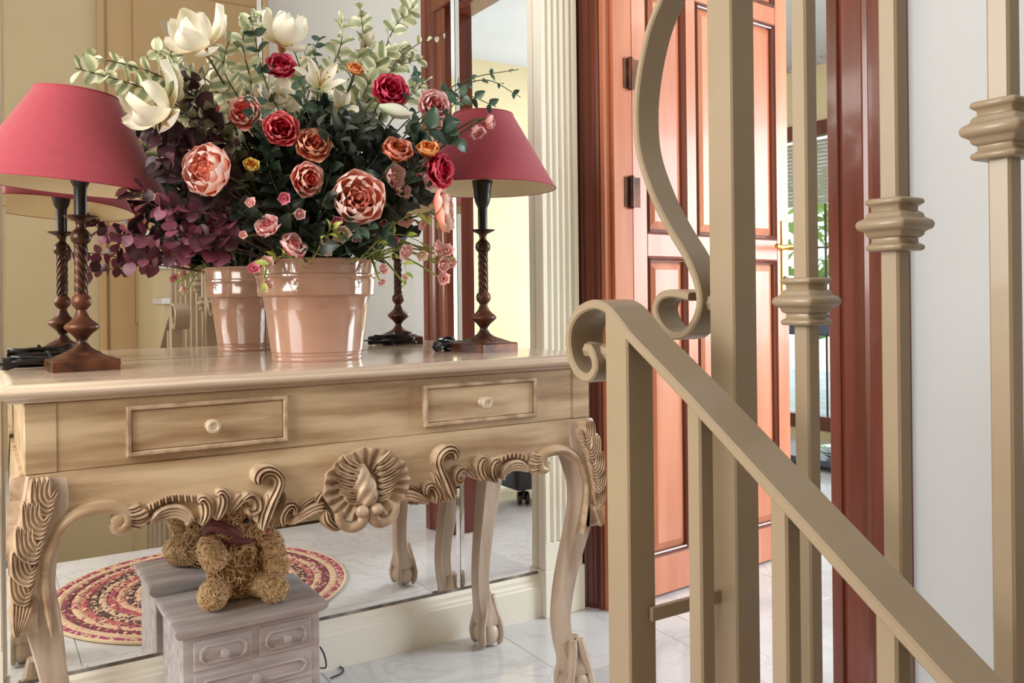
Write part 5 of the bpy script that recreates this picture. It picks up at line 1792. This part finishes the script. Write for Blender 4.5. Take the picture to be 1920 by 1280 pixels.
for i, (lb, kd, pth, n, sz) in enumerate((
        ('stretching furthest right over the right lamp shade', 'green', [(720, 280, -0.34), (810, 190, -0.38), (880, 148, -0.40), (972, 130, -0.42)], 8, 0.026),
        ('drooping at its tip at the right', 'green', [(740, 280, -0.34), (840, 180, -0.38), (910, 150, -0.40), (976, 182, -0.42)], 7, 0.024),
        ('beside the pale pink rose', 'green', [(700, 280, -0.34), (760, 190, -0.38), (785, 150, -0.38), (775, 135, -0.38)], 7, 0.032),
        ('hanging before the top of the right shade', 'green', [(740, 300, -0.36), (830, 220, -0.41), (870, 180, -0.43), (930, 200, -0.44)], 7, 0.04),
        ('between the coral and the deep red roses', 'green', [(560, 400, -0.38), (500, 290, -0.38), (490, 240, -0.38), (475, 180, -0.36)], 7, 0.05),
        ('below the crimson rose at the top', 'green', [(580, 380, -0.34), (560, 240, -0.36), (570, 190, -0.36), (560, 150, -0.35)], 6, 0.055),
        ('at the top left of the crimson rose', 'green', [(560, 300, -0.30), (500, 160, -0.30), (480, 80, -0.29), (470, 30, -0.29)], 6, 0.042),
        ('right of the top magnolia', 'green', [(600, 300, -0.30), (600, 160, -0.30), (590, 100, -0.29), (600, 70, -0.28)], 7, 0.04),
        ('behind the pale pink rose', 'green', [(720, 320, -0.38), (790, 250, -0.42), (840, 240, -0.43), (860, 270, -0.44)], 6, 0.07),
        ('low around the right of the pot', 'green', [(660, 470, -0.40), (700, 450, -0.43), (730, 440, -0.43)], 5, 0.055),
        ('right below the big peach roses', 'green', [(640, 460, -0.40), (660, 430, -0.44), (700, 425, -0.45)], 5, 0.05),
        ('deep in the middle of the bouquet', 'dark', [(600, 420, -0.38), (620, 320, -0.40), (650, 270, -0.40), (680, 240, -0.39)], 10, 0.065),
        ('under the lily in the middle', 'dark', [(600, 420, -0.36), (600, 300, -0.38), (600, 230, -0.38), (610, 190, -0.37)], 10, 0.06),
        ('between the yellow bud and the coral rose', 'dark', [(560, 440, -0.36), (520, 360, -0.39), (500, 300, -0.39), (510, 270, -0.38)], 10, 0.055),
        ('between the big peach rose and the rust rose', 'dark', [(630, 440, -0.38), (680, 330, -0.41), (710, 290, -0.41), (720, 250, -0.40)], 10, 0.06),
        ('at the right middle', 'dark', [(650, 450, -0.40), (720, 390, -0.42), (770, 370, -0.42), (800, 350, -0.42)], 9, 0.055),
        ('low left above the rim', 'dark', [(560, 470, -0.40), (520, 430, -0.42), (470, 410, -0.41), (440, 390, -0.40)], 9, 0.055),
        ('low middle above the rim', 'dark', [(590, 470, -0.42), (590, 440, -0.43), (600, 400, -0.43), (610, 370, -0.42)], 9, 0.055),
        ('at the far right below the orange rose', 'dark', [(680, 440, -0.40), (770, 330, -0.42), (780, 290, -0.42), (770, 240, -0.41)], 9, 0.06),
        ('in the upper left', 'olive', [(520, 400, -0.34), (440, 280, -0.35), (400, 220, -0.35), (380, 130, -0.33)], 9, 0.05),
        ('left of the coral rose', 'olive', [(520, 400, -0.34), (420, 300, -0.36), (370, 240, -0.36), (340, 200, -0.36)], 8, 0.048))):
    sprig('leafy_sprig', {'green': 'green leafy sprig ', 'dark': 'dark green leafy sprig ', 'olive': 'grey olive leafy sprig '}[kd] + lb, G3, kd, pth, n, sz, GREEN)
for i, (lb, pth) in enumerate((('curling out to the right of the pot', [(690, 480, -0.42), (740, 440, -0.43), (800, 460, -0.43), (850, 500, -0.42)]), ('hanging beside the right of the pot', [(690, 475, -0.42), (730, 470, -0.43), (760, 500, -0.43), (755, 540, -0.42)]), ('rising right of the big peach rose', [(680, 480, -0.42), (740, 420, -0.44), (790, 400, -0.44), (830, 420, -0.44)]), ('falling over the front left of the rim', [(560, 490, -0.42), (530, 480, -0.43), (500, 500, -0.42), (492, 540, -0.40)]), ('beside the rosebud on the rim', [(590, 480, -0.42), (605, 450, -0.44), (620, 430, -0.45), (635, 430, -0.45)]))):
    sprig('lime_spray', 'fine lime green spray ' + lb, G4, 'lime', pth, 6, 0.038, LGREEN, 0.3, False, 0.1, 0.0012)
# long lily leaves
for (lb, pth, sz) in (('arching over the middle lily', [(620, 300, -0.38), (650, 215, -0.42)], 0.125), ('pointing up right in the middle', [(640, 330, -0.38), (660, 230, -0.42)], 0.11), ('pointing down below the hot pink rose', [(640, 300, -0.38), (690, 220, -0.42)], 0.10)):
    sprig('lily_stalk', 'dark lily stalk with long strap leaves ' + lb, None, 'lily', pth, 3, sz, GREEN, 0.6, True, 0.0, 0.002)
# bare dark twigs at the left of the pot
for k in range(7):
    foot = MOUTH + Vector((rnd.uniform(-0.06, 0.0), rnd.uniform(-0.05, 0.03), -0.02))
    tip_ = on(rnd.uniform(395, 480), rnd.uniform(330, 420), 1, -0.38)
    q = MB()
    q.tube([p for p in smooth_path([foot, foot.lerp(tip_, 0.5) + Vector((0, -0.02, 0.01)), tip_], 6)], 0.0017, 5)
    o = q.build('twig', BROWN, None)
    o['label'] = 'bare dark twig fanning out left of the pot under the large peach rose'
    o['category'] = 'twig'
    o['group'] = 'bare twigs left of the pot'
# dense filler leaves in the heart of the bouquet: nobody could count them
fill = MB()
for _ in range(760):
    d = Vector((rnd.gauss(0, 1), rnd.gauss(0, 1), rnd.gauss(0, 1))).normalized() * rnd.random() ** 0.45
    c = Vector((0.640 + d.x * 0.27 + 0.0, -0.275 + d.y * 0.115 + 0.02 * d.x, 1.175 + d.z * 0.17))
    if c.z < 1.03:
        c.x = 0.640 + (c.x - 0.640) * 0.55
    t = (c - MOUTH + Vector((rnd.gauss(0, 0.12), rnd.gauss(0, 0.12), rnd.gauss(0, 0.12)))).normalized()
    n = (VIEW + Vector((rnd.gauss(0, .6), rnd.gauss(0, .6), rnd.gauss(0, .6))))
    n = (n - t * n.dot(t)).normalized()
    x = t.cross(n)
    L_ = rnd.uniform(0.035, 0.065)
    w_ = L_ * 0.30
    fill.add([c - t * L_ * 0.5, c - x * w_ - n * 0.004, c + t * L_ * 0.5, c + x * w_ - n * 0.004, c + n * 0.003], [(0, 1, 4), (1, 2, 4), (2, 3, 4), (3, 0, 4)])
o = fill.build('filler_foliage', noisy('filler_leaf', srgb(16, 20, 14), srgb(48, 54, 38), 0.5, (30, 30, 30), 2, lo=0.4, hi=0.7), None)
o['label'] = 'dense dark green foliage in the heart of the bouquet'
o['category'] = 'foliage'
o['kind'] = 'stuff'
